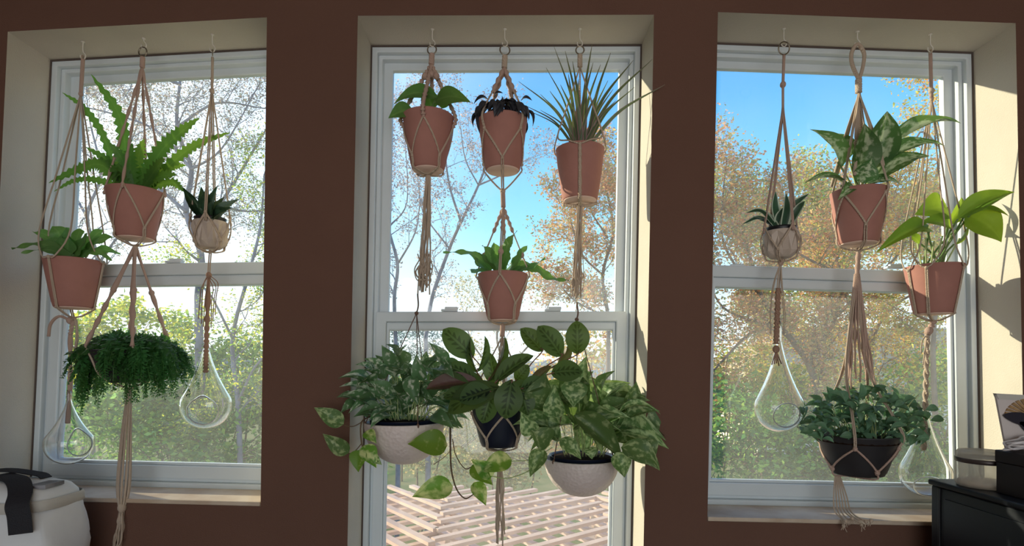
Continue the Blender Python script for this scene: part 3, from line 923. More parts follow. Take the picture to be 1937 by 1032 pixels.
def cage_A(h, i, G, azs, apex_drop, node_up, U_drop, mat='rope', top_r=CR, double=False, twist=False, start=None):
    """cords from gather G over the rim; each splits into an inverted V on the pot, meets its neighbour low down, all gather under the base"""
    n = len(azs)
    zt, zb = i['zt'], i['zb']
    z_ap, z_nd = zt - apex_drop, zb + node_up
    U = Vector((i['c'][0], i['c'][1], zb - U_drop))
    order = sorted(azs)
    for k, a in enumerate(order):
        ap = on_pot(i, a, z_ap)
        rim = Vector((i['c'][0] + (i['rt'] + .005) * math.cos(a), i['c'][1] + (i['rt'] + .005) * math.sin(a), zt + .002))
        pts = [G, G.lerp(rim, .5), rim, ap]
        if twist: knotted(h, pts, top_r * 1.5, mat)
        else:
            pair(h, pts, .0024, .0022, mat, side=(-math.sin(a), math.cos(a), 0))
        knot(h, ap, .0055, mat)
        nxt = order[(k + 1) % n] + (2 * math.pi if k == n - 1 else 0)
        mid = (a + nxt) / 2
        nd = on_pot(i, mid, z_nd)
        knot(h, nd, .005, 'rope')
        pair(h, path_on_pot(i, a, z_ap, mid, z_nd), .002, .0021, 'rope', side=(0, 0, 1), sub=2)
        pair(h, path_on_pot(i, nxt, z_ap, mid, z_nd), .002, .0021, 'rope', side=(0, 0, 1), sub=2)
        e = Vector((i['c'][0] + (i['rb'] + .004) * math.cos(mid), i['c'][1] + (i['rb'] + .004) * math.sin(mid), zb - .001))
        pair(h, [nd, on_pot(i, mid, (z_nd + zb) / 2), e, e.lerp(U, .6) - Vector((0, 0, .004)), U], .003, .0022, 'rope', side=(-math.sin(mid), math.cos(mid), 0), sub=4)
    return U

def cage_B(h, i, G, azs, apex_drop, U_drop, spread=.5, mat='rope', band=False, vrise=.035):
    """two cords come together at each rim knot and run straight down to the base"""
    zt, zb = i['zt'], i['zb']
    U = Vector((i['c'][0], i['c'][1], zb - U_drop))
    for a in azs:
        ap = on_pot(i, a, zt - apex_drop)
        for s in (-1, 1):
            b = a + s * spread
            v = Vector((i['c'][0] + (i['rt'] + .004) * math.cos(b), i['c'][1] + (i['rt'] + .004) * math.sin(b), zt + vrise))
            rimp = Vector((i['c'][0] + (i['rt'] + .005) * math.cos(a + s * spread * .4), i['c'][1] + (i['rt'] + .005) * math.sin(a + s * spread * .4), zt + .001))
            cord(h, [G, G.lerp(v, .55), v, rimp, ap], .0024, mat)
        knot(h, ap, .0055, mat)
        e = Vector((i['c'][0] + (i['rb'] + .004) * math.cos(a), i['c'][1] + (i['rb'] + .004) * math.sin(a), zb - .001))
        down = [ap, on_pot(i, a, (zt + zb) / 2), on_pot(i, a, zb + .006), e, e.lerp(U, .6) - Vector((0, 0, .005)), U]
        if band: knotted(h, down, .0055, mat, pitch=.007, amp=.15)
        else: pair(h, down, .0025, .0023, mat, side=(-math.sin(a), math.cos(a), 0))
    return U

def tail(h, U, px_end, py_end, n, r=.0022, spread0=.004, spread1=.014, wav=.003, mat='rope', loops=0, seed=1, uneven=.02, Y_end=None):
    """loose strands hanging from U"""
    rng = random.Random(seed)
    E = P(px_end, py_end, U.y if Y_end is None else Y_end)
    for k in range(n):
        a = 2 * math.pi * k / n + rng.random()
        d0 = Vector((math.cos(a), math.sin(a) * .6, 0)) * spread0
        d1 = Vector((math.cos(a), math.sin(a) * .6, 0)) * spread1 * rng.uniform(.4, 1)
        end = E + d1 + Vector((0, 0, rng.uniform(-1, 1) * uneven))
        pts = []
        for j in range(9):
            t = j / 8
            w = Vector((rng.uniform(-1, 1), rng.uniform(-1, 1), 0)) * wav * (t > .15) * (t < 1)
            pts.append(U.lerp(end, t) + d0.lerp(Vector((0, 0, 0)), t) * (1 if t < 1 else 0) + (d1 * 0) + w)
        cord(h, pts, r, mat, 4, n=5)
    for k in range(loops):
        q = E + Vector((rng.uniform(-1, 1) * spread1, rng.uniform(-.5, .5) * spread1, rng.uniform(0, .05)))
        s = rng.uniform(.012, .02)
        cord(h, [q + Vector((0, 0, s * 2)), q + Vector((s * .6, 0, s)), q + Vector((0, .003, 0)), q + Vector((-s * .6, 0, s)), q + Vector((0, .002, s * 2.2))], r, mat, 4)

# ---------------------------------------------------------------- leaves
def leaf_mesh(name, prof, mat, arch=.12, fold=.15, wave=0.0, nseg=12, nw=4, tipdrop=0.0):
    """unit blade along +x from base (0) to tip (1), half width prof(t)*.5, arch upward, folded along the midrib"""
    V, UV, Fc = [], [], []
    for i in range(nseg + 1):
        t = i / nseg
        w = max(prof(t), .004) * .5
        z0 = arch * 4 * t * (1 - t) - tipdrop * t ** 3
        for j in range(nw + 1):
            s = -1 + 2 * j / nw
            V.append((t, w * s, z0 + fold * abs(s) * w * 1.0 + wave * math.sin(t * 14 + s * 1.5) * abs(s)))
            UV.append((t, (s + 1) / 2))
    for i in range(nseg):
        for j in range(nw):
            a = i * (nw + 1) + j
            Fc.append((a, a + nw + 1, a + nw + 2, a + 1))
    me = mesh_of(name, V, Fc, True, UV)
    me.materials.append(mat)
    return me

heart = lambda t: (math.sin(math.pi * min(1, t * 1.0) ** .62)) * (1.0 if t > .02 else .5)
oval = lambda t: max(0, math.sin(math.pi * t)) ** .62
lance = lambda t: max(0, math.sin(math.pi * t ** .75)) ** .9 * (1 - .25 * t)
blade = lambda t: (min(1, t * 6 + .45)) * (1 - t ** 2.2)
thick = lambda t: (.55 + .45 * math.sin(math.pi * min(1, t * 1.3))) * (1 - t ** 4)
spoon = lambda t: max(0, math.sin(math.pi * t ** 1.2)) ** .7

def put_leaf(t, me, b, tip, width, nrm, name='leaf'):
    b, tip = Vector(b), Vector(tip)
    x = tip - b
    L = x.length
    xh = x / L
    z = Vector(nrm) - xh * Vector(nrm).dot(xh)
    z = z.normalized() if z.length > 1e-4 else xh.orthogonal().normalized()
    y = z.cross(xh)
    m = Matrix(((xh.x * L, y.x * width, z.x * L, b.x), (xh.y * L, y.y * width, z.y * L, b.y), (xh.z * L, y.z * width, z.z * L, b.z), (0, 0, 0, 1)))
    return inst(name, me, t, m)

def stem(t, pts, r, mat, name='stem', r1=None, n=5):
    path = spline(pts, 5)
    m = len(path) - 1
    r1 = r if r1 is None else r1
    return part(name, tube(path, [r + (r1 - r) * k / m for k in range(m + 1)], n), mat, t)

def strap(t, pts, width, mat, serr=0.0, pitch=.012, wave=0.0, nrm=(0, -1, .4), taper=1.0, name='leaf', start=.35, gutter=.12):
    """long blade along a polyline, optionally saw-toothed or wavy"""
    path = spline(pts, 10)
    m = len(path) - 1
    V, UV, Fc = [], [], []
    s = 0
    for k, p in enumerate(path):
        a = path[max(k - 1, 0)]; b = path[min(k + 1, m)]
        tg = (b - a).normalized()
        if k: s += (p - path[k - 1]).length
        nn = Vector(nrm) - tg * Vector(nrm).dot(tg)
        nn = nn.normalized() if nn.length > 1e-4 else tg.orthogonal()
        sd = nn.cross(tg)
        tt = k / m
        w = width * .5 * (start + (1 - start) * min(1, tt * 4)) * (1 - tt ** (2.6 * taper)) + .0006
        wl_ = w * (1 + serr * (1 if k % 2 else -1)); wr = w * (1 + serr * (-1 if k % 2 else 1))
        ripple = nn * wave * math.sin(s / pitch * 2.2)
        V += [p - sd * wl_ + nn * gutter * w + ripple, p, p + sd * wr + nn * gutter * w - ripple]
        UV += [(tt, 0), (tt, .5), (tt, 1)]
    for k in range(m):
        a = k * 3
        Fc += [(a, a + 1, a + 4, a + 3), (a + 1, a + 2, a + 5, a + 4)]
    return part(name, (V, Fc), mat, t, True, None, UV)

LM = {}
LM['fishbone'] = leaf_mat('fishbone_leaf', srgb(88, 138, 64), srgb(126, 168, 84), 'plain', .42, srgb(166, 206, 64), thr=.52)
LM['croc'] = leaf_mat('crocodile_leaf', srgb(104, 150, 86), srgb(146, 182, 116), 'plain', .4, srgb(160, 210, 70), thr=.5, vscale=9)
LM['fern'] = leaf_mat('fern_leaf', srgb(60, 112, 62), srgb(98, 152, 72), 'plain', .32, srgb(110, 170, 50))
LM['succ'] = leaf_mat('succulent_leaf', srgb(50, 78, 56), srgb(92, 120, 84), 'plain', .06, thr=.5)
LM['heart'] = leaf_mat('heart_leaf', srgb(88, 128, 66), srgb(136, 166, 96), 'plain', .4, srgb(150, 190, 60))
LM['dark'] = leaf_mat('dark_leaf', srgb(50, 52, 58), srgb(78, 76, 84), 'plain', .12, srgb(80, 60, 60))
LM['drac'] = leaf_mat('dragon_leaf', srgb(94, 106, 78), srgb(158, 116, 122), 'edge', .22, srgb(120, 170, 50))
LM['pothos'] = leaf_mat('marbled_leaf', srgb(92, 132, 88), srgb(218, 226, 202), 'marble', .30, srgb(160, 200, 100), thr=.52)
LM['queen'] = leaf_mat('cream_marbled_leaf', srgb(92, 126, 74), srgb(180, 198, 142), 'marble', .32, srgb(170, 200, 90), thr=.48, vscale=8)
LM['vine'] = leaf_mat('half_cream_leaf', srgb(98, 148, 58), srgb(222, 226, 160), 'marble', .4, srgb(190, 220, 60), thr=.49, vscale=3)
LM['maranta'] = leaf_mat('prayer_leaf', srgb(82, 108, 66), srgb(30, 50, 38), 'maranta', .42, srgb(150, 180, 40), under=srgb(112, 70, 74))
LM['agla'] = leaf_mat('speckled_leaf', srgb(80, 126, 72), srgb(214, 226, 190), 'speckle', .35, srgb(170, 200, 90), vscale=9)
LM['neon'] = leaf_mat('lime_leaf', srgb(112, 156, 60), srgb(150, 186, 84), 'plain', .5, srgb(206, 220, 40), thr=.5)
LM['alo'] = leaf_mat('white_edged_leaf', srgb(52, 84, 62), srgb(196, 208, 186), 'edge', .12)
LM['small'] = leaf_mat('greygreen_leaf', srgb(96, 134, 104), srgb(140, 170, 136), 'plain', .22, srgb(130, 180, 80), thr=.48)
M['stem'] = basic('green_stem', srgb(112, 140, 80), 0.6)
M['stem_pale'] = basic('pale_stem', srgb(176, 190, 130), 0.6)
M['stem_red'] = basic('reddish_stem', srgb(136, 92, 80), 0.6)
M['stem_brown'] = basic('brown_stem', srgb(104, 84, 62), 0.7)

RED_POT = 'matching terracotta pots in macrame hangers'

def jit(s): return random.uniform(-s, s)

# ------------------------------------------------ A: left column of the left window
bA = make_hook(0, 157, 112, YH, 'leftmost white screw hook in the head of the left window')
hA, p = new_hanger(157, 108, YH, 'thin macrame hanger at the far left holding the wavy leaved pot')
tA, iA = make_pot('potted_wavy_fern', 'terracotta pot of short wavy green fronds at far left of left window', 'plant', 140, 492, YH, group=RED_POT)
G = P(153, 178, YH)
cord(hA, [p + Vector((0, 0, -.006)), p.lerp(G, .5), G], .0055, 'mauve'); knot(hA, G, .007, 'mauve')
part('loop', torus(p + Vector((0, 0, -.002)), .006, .0022, (1, 0, 0), 14, 6), M['rope'], hA)
U = cage_B(hA, iA, G, [math.radians(a) for a in (-100, 15, 135)], .004, .030, .75, vrise=.085)
T = P(133, 632, YH)
knotted(hA, [U, T], .006, 'mauve', pitch=.010)
knot(hA, T + Vector((0, 0, .045)), .011, 'mauve')
cord(hA, [T + Vector((0, 0, .045)), P(112, 598, YH - .02), P(96, 612, YH - .02), P(92, 636, YH - .02)], .0045, 'mauve')
cord(hA, [T + Vector((0, 0, .045)), P(143, 605, YH - .01), P(146, 640, YH - .01), P(142, 660, YH)], .004, 'rope')
knotted(hA, [T, P(133, 720, YH + .02), P(128, 800, YH + .03)], .0055, 'mauve', pitch=.010)
M_ = LM['croc']
for tip, mid, w in (((22, 470), (80, 468), 18), ((40, 478), (90, 478), 14), ((62, 438), (90, 452), 18), ((98, 428), (112, 448), 30), ((128, 430), (128, 455), 36), ((152, 432), (146, 455), 34), ((196, 434), (176, 455), 26),
                    ((217, 448), (185, 462), 26), ((228, 480), (190, 478), 18), ((212, 492), (180, 482), 14), ((75, 455), (105, 465), 20), ((120, 440), (120, 460), 30), ((165, 445), (160, 462), 28)):
    dy = jit(.05) if tip[0] > 60 else -.085
    strap(tA, [P(140 + jit(14), 488, YH + dy * .2), P(mid[0], mid[1] - 6, YH + dy * .6), P(*tip, YH + dy)], S(w, YH) * 1.25, M_, 0, .02, .0045, nrm=(jit(.4), -.9, .6), name='frond')
gA = P(130, 835, .10)

# ------------------------------------------------ B: two tier hanger in the left window
bB = make_hook(0, 272, 92, YH, 'white screw hook above the two tier hanger of the left window')
hB, p = new_hanger(270, 92, YH, 'two tier macrame hanger in the left window with a long cotton tail')
part('ring', torus(p + Vector((0, 0, -.010)), .0145, .0022, (.15, 1, 0), 26, 8), M['metal'], hB)
tB, iB = make_pot('potted_fishbone_cactus', 'terracotta pot of long saw toothed green stems in the left window', 'plant', 256, 361, YH, group=RED_POT)
G = P(269, 128, YH)
knotted(hB, [P(270, 108, YH), G], .0075, 'mauve', pitch=.006, amp=.1)
U = cage_A(hB, iB, G, [math.radians(a) for a in (-78, 12, 102, 192)], .004, .028, .022, 'mauve', twist=True, top_r=.0026)
knot(hB, U + Vector((0, 0, -.004)), .008)
strs = [([(240, 355), (238, 290), (224, 215), (172, 140)], 26, 0), ([(222, 352), (198, 262), (160, 205), (118, 175)], 14, .03), ([(268, 355), (302, 290), (340, 252), (378, 222)], 34, -.04), ([(285, 352), (335, 300), (380, 270), (436, 250)], 24, .02),
        ([(238, 352), (205, 305), (162, 278)], 16, .0), ([(232, 352), (192, 312), (150, 320), (92, 346)], 26, -.03), ([(236, 356), (180, 340), (140, 342), (102, 362)], 13, .01), ([(280, 352), (322, 318), (352, 312)], 22, .04), ([(282, 356), (325, 345), (348, 362)], 18, -.02),
        ([(246, 355), (230, 300), (205, 268)], 20, -.03), ([(262, 356), (262, 300), (272, 262)], 26, .04), ([(250, 356), (246, 306), (250, 270)], 28, -.04), ([(270, 356), (296, 318), (312, 300)], 30, -.05), ([(255, 356), (225, 322), (208, 325)], 24, -.06),
        ([(270, 358), (300, 335), (335, 330)], 26, -.05), ([(246, 358), (222, 335), (215, 340)], 22, -.06), ([(262, 358), (278, 325), (300, 280)], 30, .02), ([(240, 356), (214, 310), (186, 300)], 20, .04)]
for pl, w, dy in strs:
    n = len(pl)
    strap(tB, [P(x, y, YH + dy * k / (n - 1)) for k, (x, y) in enumerate(pl)], S(w, YH), LM['fishbone'], .30, nrm=(jit(.3), -1, .25), name='leaf', start=.6, taper=1.3)
# second tier: trailing fern in a black basket
tF, iF = make_pot('potted_lace_fern', 'round mass of fine dark green fern trailing from a black basket', 'plant', 245, 662, YH, (.112, .055, .105), 'blackpot', base=False, curve=.18)
azs = [math.radians(a) for a in (-130, -52, 45, 125)]
for a in azs:
    rimp = Vector((iF['c'][0] + (iF['rt'] + .004) * math.cos(a), YH + (iF['rt'] + .004) * math.sin(a), iF['zt'] + .01))
    m1 = U.lerp(rimp, .45)
    knotted(hB, [U, m1, rimp], .0058, 'mauve', pitch=.011)
    knot(hB, m1, .009, 'mauve')
    cord(hB, [rimp, on_pot(iF, a + .2, iF['zt'] - .03), on_pot(iF, a, iF['zb'] + .02), Vector((iF['c'][0], YH, iF['zb'] - .02))], .003)
Ub = Vector((iF['c'][0], YH, iF['zb'] - .02))
Tb = P(231, 962, YH - .075)
for k in range(10):
    a = 2 * math.pi * k / 10
    o = Vector((math.cos(a), math.sin(a), 0))
    cord(hB, [Ub + o * .004, Ub.lerp(Tb, .4) + o * .0125 + Vector((jit(.002), 0, 0)), Ub.lerp(Tb, .8) + o * .0165, Tb + o * .007], .0034, 'rope', 5, n=5)
knot(hB, Tb + Vector((0, 0, .004)), .013)
tail(hB, Tb, 218, 1052, 12, .0024, .006, .016, .003, seed=5, uneven=.03)
cord(hB, [Tb, P(231, 985, YH - .09), P(230, 1020, YH - .09), P(222, 1035, YH - .09)], .0024)

def fern_frond(t, pts, width, mat, rng, step=.0052):
    path = spline(pts, 8)
    V, Fc, UV = [], [], []
    tot = sum((path[k] - path[k - 1]).length for k in range(1, len(path)))
    n = max(8, int(tot / step))
    for k in range(n):
        s = k / n
        f = s * (len(path) - 1); i = int(f); p = path[i].lerp(path[min(i + 1, len(path) - 1)], f - i)
        tg = (path[min(i + 1, len(path) - 1)] - path[max(i - 1, 0)]).normalized()
        up = Vector((rng.uniform(-.3, .3), -.5, .9))
        sd = tg.cross(up).normalized()
        w = width * (.35 + .65 * math.sin(math.pi * min(1, s * .9 + .1))) * rng.uniform(.7, 1.2)
        for sg in (-1, 1):
            d = (sd * sg + tg * .55 + Vector((rng.uniform(-.3, .3), rng.uniform(-.3, .3), rng.uniform(-.5, .25)))).normalized()
            e = d.cross(up).normalized() * w * .26
            q = len(V)
            V += [p, p + d * w * .5 + e, p + d * w, p + d * w * .5 - e]
            UV += [(0, .5), (.5, 1), (1, .5), (.5, 0)]
            Fc.append((q, q + 1, q + 2, q + 3))
            # secondary leaflets
            for u_ in (.35, .65):
                pp = p + d * w * u_
                d2 = (d * .5 + tg * sg * .6 + Vector((rng.uniform(-.6, .6), rng.uniform(-.6, .6), rng.uniform(-.6, .3)))).normalized()
                e2 = d2.cross(up + Vector((.1, 0, 0))).normalized() * w * .15
                q = len(V)
                V += [pp, pp + d2 * w * .3 + e2, pp + d2 * w * .6, pp + d2 * w * .3 - e2]
                UV += [(0, .5), (.5, 1), (1, .5), (.5, 0)]
                Fc.append((q, q + 1, q + 2, q + 3))
    tv, tf = tube(path, .0009, 3, cap=False)
    q = len(V)
    V += tv; UV += [(.5, .5)] * len(tv); Fc += [tuple(a + q for a in f_) for f_ in tf]
    return part('frond', (V, Fc), mat, t, False, None, UV)
rg = random.Random(3)
for k in range(245):
    a = 2 * math.pi * k / 185 * 11.0 + rg.uniform(-.25, .25)
    if k >= 215: a = rg.uniform(-1.35, -.1)
    elif k >= 185: a = math.pi + rg.uniform(-.55, .7)
    ca, sa = math.cos(a), math.sin(a)
    ring_ = rg.uniform(.3, 1.0)
    lump = 1 + .17 * math.sin(3.1 * a + .6) + .10 * math.sin(7 * a)
    R = (.180 + .015 * ca) * (.45 + .55 * ring_) * lump
    c0 = Vector((iF['c'][0], YH, iF['zt'] - .004))
    d = Vector((ca, sa * (.5 if sa > 0 else .78), 0))
    hgt = rg.uniform(.012, .056) * (1.15 - .5 * ring_)
    drop = rg.uniform(.02, .09) * ring_ ** 2
    if ca < -.74: drop += rg.choice((.02, .06, .12, .17)) * rg.random() ** .5
    elif ca < -.15 and sa < 0: drop *= .45; R *= .86
    elif sa < .2 and ca < .55: drop += rg.uniform(0, .13) * ring_
    elif ca > .5: drop += rg.uniform(0, .10) * ring_
    if k >= 185: R = rg.uniform(.12, .185); drop = rg.uniform(.05, .19) if k < 215 else rg.uniform(.08, .17)
    fern_frond(tF, [c0 + d * .03, c0 + d * R * .45 + Vector((0, 0, hgt)), c0 + d * R * .82 + Vector((0, 0, hgt * .5 - drop * .25)), c0 + d * R * rg.uniform(.9, 1.04) + Vector((rg.uniform(-.012, .012), 0, -drop))], .023, LM['fern'], rg)

# ------------------------------------------------ C: small geometric pot in the left window
bC = make_hook(0, 402, 98, YH, 'rightmost white screw hook in the head of the left window')
hC, p = new_hanger(402, 96, YH, 'slim cotton hanger with tan braided tail holding the small faceted pot')
part('ring', torus(p + Vector((0, 0, -.006)), .009, .0016, (1, .5, 0), 18, 6), M['metal'], hC)

def facet_pot(name, label, px, rim_y, Y, rt=.052, h=.085):
    p = P(px, rim_y, Y)
    t = thing(name, (p.x, Y, p.z - h), label, 'plant', 'small pots with a folded triangle relief')
    V, Fc = [], []
    n = 20
    zt, zb = p.z, p.z - h
    rows = [(zb, .030, 0), (zb + .004, .036, 0), (zb + .020, rt * .92, 1), (zt - .018, rt, -1), (zt - .004, rt, 0), (zt, rt - .001, 0), (zt, rt - .005, 0), (zt - .03, rt - .006, 0)]
    for z, r, f in rows:
        for k in range(n):
            a = 2 * math.pi * k / n
            rr = r + (.0042 * f * (1 if k % 2 else -1))
            V.append((p.x + rr * math.cos(a), Y + rr * math.sin(a), z))
    for i in range(len(rows) - 1):
        for k in range(n):
            k2 = (k + 1) % n
            a, b, c_, d = i * n + k, i * n + k2, (i + 1) * n + k2, (i + 1) * n + k
            if k % 2: Fc += [(a, b, d), (b, c_, d)]
            else: Fc += [(a, b, c_), (a, c_, d)]
    Fc.append(tuple(range(n - 1, -1, -1)))
    part('pot', (V, Fc), M['ceramic'], t, smooth=False)
    part('nursery_pot', lathe([(rt - .010, zt - .03), (rt - .006, zt + .006), (rt - .004, zt + .012), (rt - .008, zt + .012), (rt - .012, zt - .004), (0, zt - .004)], (p.x, Y), 30), M['black'], t)
    part('soil', lathe([(0, zt + .004), (rt - .012, zt + .002), (rt - .012, zt - .003), (0, zt - .003)], (p.x, Y), 20), M['soil'], t)
    return t, dict(c=(p.x, Y), zt=zt, zb=zb, rt=rt + .003, rb=.040, h=h, curve=.55)
tC, iC = facet_pot('potted_succulent', 'pale faceted pot of dark stubby succulent leaves in the left window', 398, 420, YH)
G = P(401, 172, YH)
cord(hC, [P(402, 108, YH), G], .0042, 'rope'); knot(hC, G, .008); knot(hC, P(401, 150, YH), .006)
U = cage_A(hC, iC, G, [math.radians(a) for a in (-75, 15, 105, 195)], -.018, .022, .010)
sm = leaf_mesh('succulent_blade', thick, LM['succ'], .06, .5, 0, 8, 4)
for tip, w, dy in (((344, 352), 16, .0), ((362, 372), 18, -.03), ((380, 352), 18, .02), ((395, 348), 20, -.01), ((412, 350), 20, -.02), ((454, 376), 20, .0), ((440, 392), 22, -.04), ((425, 372), 20, .03), ((372, 390), 18, -.04), ((402, 378), 22, -.05), ((352, 376), 14, .02), ((430, 398), 18, -.05)):
    put_leaf(tC, sm, P(400 + (tip[0] - 400) * .22, 420, YH + dy * .3), P(*tip, YH + dy), S(w, YH) * 1.15, (jit(.3), -1, .7))
T = P(395, 520, YH)
pair(hC, [U, P(396, 500, YH), T], .003, .0022); knot(hC, T, .009, 'jute'); knot(hC, U, .006)
knotted(hC, [T, P(392, 600, YH), P(390, 660, YH), P(389, 705, YH)], .0072, 'jute', pitch=.011, amp=.3)
for k, (x, y, e) in enumerate(((378, 570, 603), (383, 560, 612), (405, 565, 608), (409, 560, 596), (400, 570, 620), (387, 575, 618))):
    cord(hC, [T + Vector((jit(.004), -.004, 0)), P(x + 3, y - 25, YH - .012), P(x, y, YH - .012), P(x + jit(3), e, YH - .012)], .0014, 'jute')

# ------------------------------------------------ glass teardrops
def make_teardrop(label, px, py, Y, r, neck_py, hole_px, hole_r, line_to):
    """py = centre of the bulb; the round mouth faces the room at hole_px"""
    c = P(px, py, Y)
    top = P(px, neck_py, Y).z - c.z
    t = thing('glass_terrarium', (c.x, c.y, c.z - r), label, 'terrarium', 'clear glass teardrops with a round mouth')
    hd = (cam.location - c).normalized()
    rt_ = hd.cross(Vector((0, 0, 1))).normalized() * -1
    hd = (hd + rt_ * S(hole_px[0] - px, Y) / r + Vector((0, 0, -S(hole_px[1] - py, Y) / r))).normalized()
    th0 = math.asin(min(.95, hole_r / r))
    u = hd.orthogonal().normalized(); w = hd.cross(u)
    def shape(d):
        ph = math.acos(max(-1, min(1, d.z)))                 # from the top
        az = Vector((d.x, d.y, 0)); az = az.normalized() if az.length > 1e-6 else Vector((1, 0, 0))
        if ph > 1.25:
            return c + Vector((az.x * math.sin(ph), az.y * math.sin(ph), math.cos(ph) * 1.0)) * r
        k = ph / 1.25                                        # 0 top .. 1 shoulder
        rs, zs = math.sin(1.25) * r, math.cos(1.25) * r
        rr = rs * (k ** 1.9 * (1 - .0) * .72 + k * .28) if k > 0 else 0
        rr = max(rr, .0) if k < .05 else max(rr, .007)
        zz = top + (zs - top) * (k ** .85)
        return c + Vector((az.x * rr, az.y * rr, zz))
    NA, NT = 72, 64
    V, Fc = [], []
    for i in range(NT + 1):
        th = th0 + (math.pi - th0) * i / NT
        for k in range(NA):
            a = 2 * math.pi * k / NA
            V.append(shape(hd * math.cos(th) + (u * math.cos(a) + w * math.sin(a)) * math.sin(th)))
    for i in range(NT):
        for k in range(NA):
            k2 = (k + 1) % NA
            Fc.append((i * NA + k, (i + 1) * NA + k, (i + 1) * NA + k2, i * NA + k2))
    bo = part('bulb', (V, Fc), M['bulb'], t)
    sd_ = bo.modifiers.new('wall', 'SOLIDIFY'); sd_.thickness = .0028; sd_.offset = -1
    rimpts = [V[k] for k in range(NA)] + [V[0]]
    part('mouth_rim', tube(rimpts, .0018, 8, cap=False), M['bulb_rim'], t)
    tp = c + Vector((0, 0, top))
    part('hanging_loop', torus(tp + Vector((0, 0, .006)), .006, .0016, (0, 1, 0), 16, 6), M['bulb_rim'], t)
    part('hanging_line', tube(spline([tp + Vector((0, 0, .011)), tp.lerp(line_to, .5), line_to], 4), .0005, 4), M['line'], t)
    return t
M['bulb_rim'] = pane_mat('glass_rim', 0.35, (0.97, 0.98, 0.99, 1), 1.0)
make_teardrop('clear glass teardrop low in the left corner of the left window', 131, 838, .088, .068, 730, (152, 842), .036, P(150, 585, .088))
make_teardrop('clear glass teardrop below the tan braided tail in the left window', 390, 766, .085, .076, 615, (383, 780), .044, P(399, 480, .085))

# ------------------------------------------------ D: heart leaved pot, middle window left, with the left hanging bowl below
bD = make_hook(1, 818, 88, YH, 'white screw hook at the left of the middle window head')
hD, p = new_hanger(817, 88, YH, 'macrame hanger with bobbled arms at the left of the middle window')
part('ring', torus(p + Vector((0, 0, -.010)), .0145, .0022, (.1, 1, 0), 26, 8), M['metal'], hD)
tD, iD = make_pot('potted_philodendron', 'terracotta pot with five broad heart shaped leaves in the middle window', 'plant', 810, 222, YH, (.082, .052, .172), group=RED_POT, curve=.06)
G = P(816, 122, YH)
knotted(hD, [P(817, 102, YH), G], .009, 'mauve', pitch=.006, amp=.1)
U = cage_A(hD, iD, G, [math.radians(a) for a in (-92, 0, 88, 180)], .03, .035, .012, 'mauve', twist=True, top_r=.0042)
for dx, dy_ in ((-20, 22), (0, 18), (16, 22)): knot(hD, P(816 + dx * .6, 122 + dy_, YH - .02), .010, 'mauve')
hm = [leaf_mesh('heart_blade', heart, LM['heart'], .16, .12, 0, 14, 6, .12), leaf_mesh('heart_blade_flat', heart, LM['heart'], .06, .2, 0, 14, 6, .05)]
for b, tp, w, nr, dy, m in (((824, 192), (890, 188), 46, (-.1, -1, .35), -.03, 0), ((828, 184), (742, 190), 40, (0, -.95, .45), -.02, 0), ((780, 206), (734, 222), 36, (.2, -1, .35), -.04, 1), ((818, 208), (806, 164), 34, (0, -1, .2), .02, 1), ((836, 205), (848, 182), 24, (0, -.9, .4), .03, 1)):
    B_, T_ = P(*b, YH + dy * .6), P(*tp, YH + dy)
    put_leaf(tD, hm[m], B_, T_, S(w, YH), nr)
    stem(tD, [Vector((iD['c'][0] + jit(.02), YH + jit(.01), iD['zt'] - .018)), (Vector((iD['c'][0], YH, iD['zt'])) + B_) / 2 + Vector((0, 0, .01)), B_], .0018, M['stem'])
E = P(800, 560, YH)
cord(hD, [U, U.lerp(E, .08)], .006, 'mauve')
tail(hD, U, 800, 548, 14, .0026, .006, .022, .003, loops=5, seed=8, uneven=.02)
for k in range(4):
    x = 790 + k * 7
    cord(hD, [P(x, 480, YH - .01), P(x + 7, 505, YH - .016), P(x, 530, YH - .012), P(x - 6, 510, YH - .014), P(x + 4, 490, YH - .01)], .0022)

def make_bowl(name, label, px, rim_y, Y, R, depth, apex, up_to, wires):
    p = P(px, rim_y, Y)
    zt = p.z
    t = thing(name, (p.x, Y, zt - depth), label, 'plant', 'white hammered hanging bowls of marbled pothos')
    prof = [(0, zt - depth)]
    for k in range(1, 15):
        a = math.pi / 2 * k / 14
        prof.append((R * math.sin(a) ** .92, zt - depth * math.cos(a)))
    prof += [(R, zt + .004), (R - .004, zt + .005), (R - .005, zt - .002), (R - .016, zt - .035), (0, zt - .04)]
    b = part('bowl', lathe(prof, (p.x, Y), 56), M['bowl'], t)
    part('liner', lathe([(R * .80, zt - .03), (R * .86, zt + .012), (R * .88, zt + .014), (R * .83, zt + .012), (R * .80, zt + .004), (0, zt + .006)], (p.x, Y), 36), M['blueblack'], t)
    part('soil', lathe([(0, zt + .012), (R * .6, zt + .011), (R * .82, zt + .008), (R * .82, zt + .002), (0, zt + .002)], (p.x, Y), 24), M['soil'], t)
    ap = P(apex[0], apex[1], Y)
    for a in wires:
        e = Vector((p.x + R * .97 * math.cos(a), Y + R * .97 * math.sin(a), zt + .002))
        part('hanging_cord', tube(spline([ap, ap.lerp(e, .5), e], 4), .0016, 5), M['wire'], t)
        part('clip', ball(e, .005, .005, .008), M['wire'], t)
    part('top_hook', join(tube(spline([ap, ap.lerp(up_to, .4) + Vector((.004, 0, 0)), up_to], 5), .0026, 6), ball(ap, .0065)), M['wire'], t)
    return t, dict(c=(p.x, Y), zt=zt, R=R)

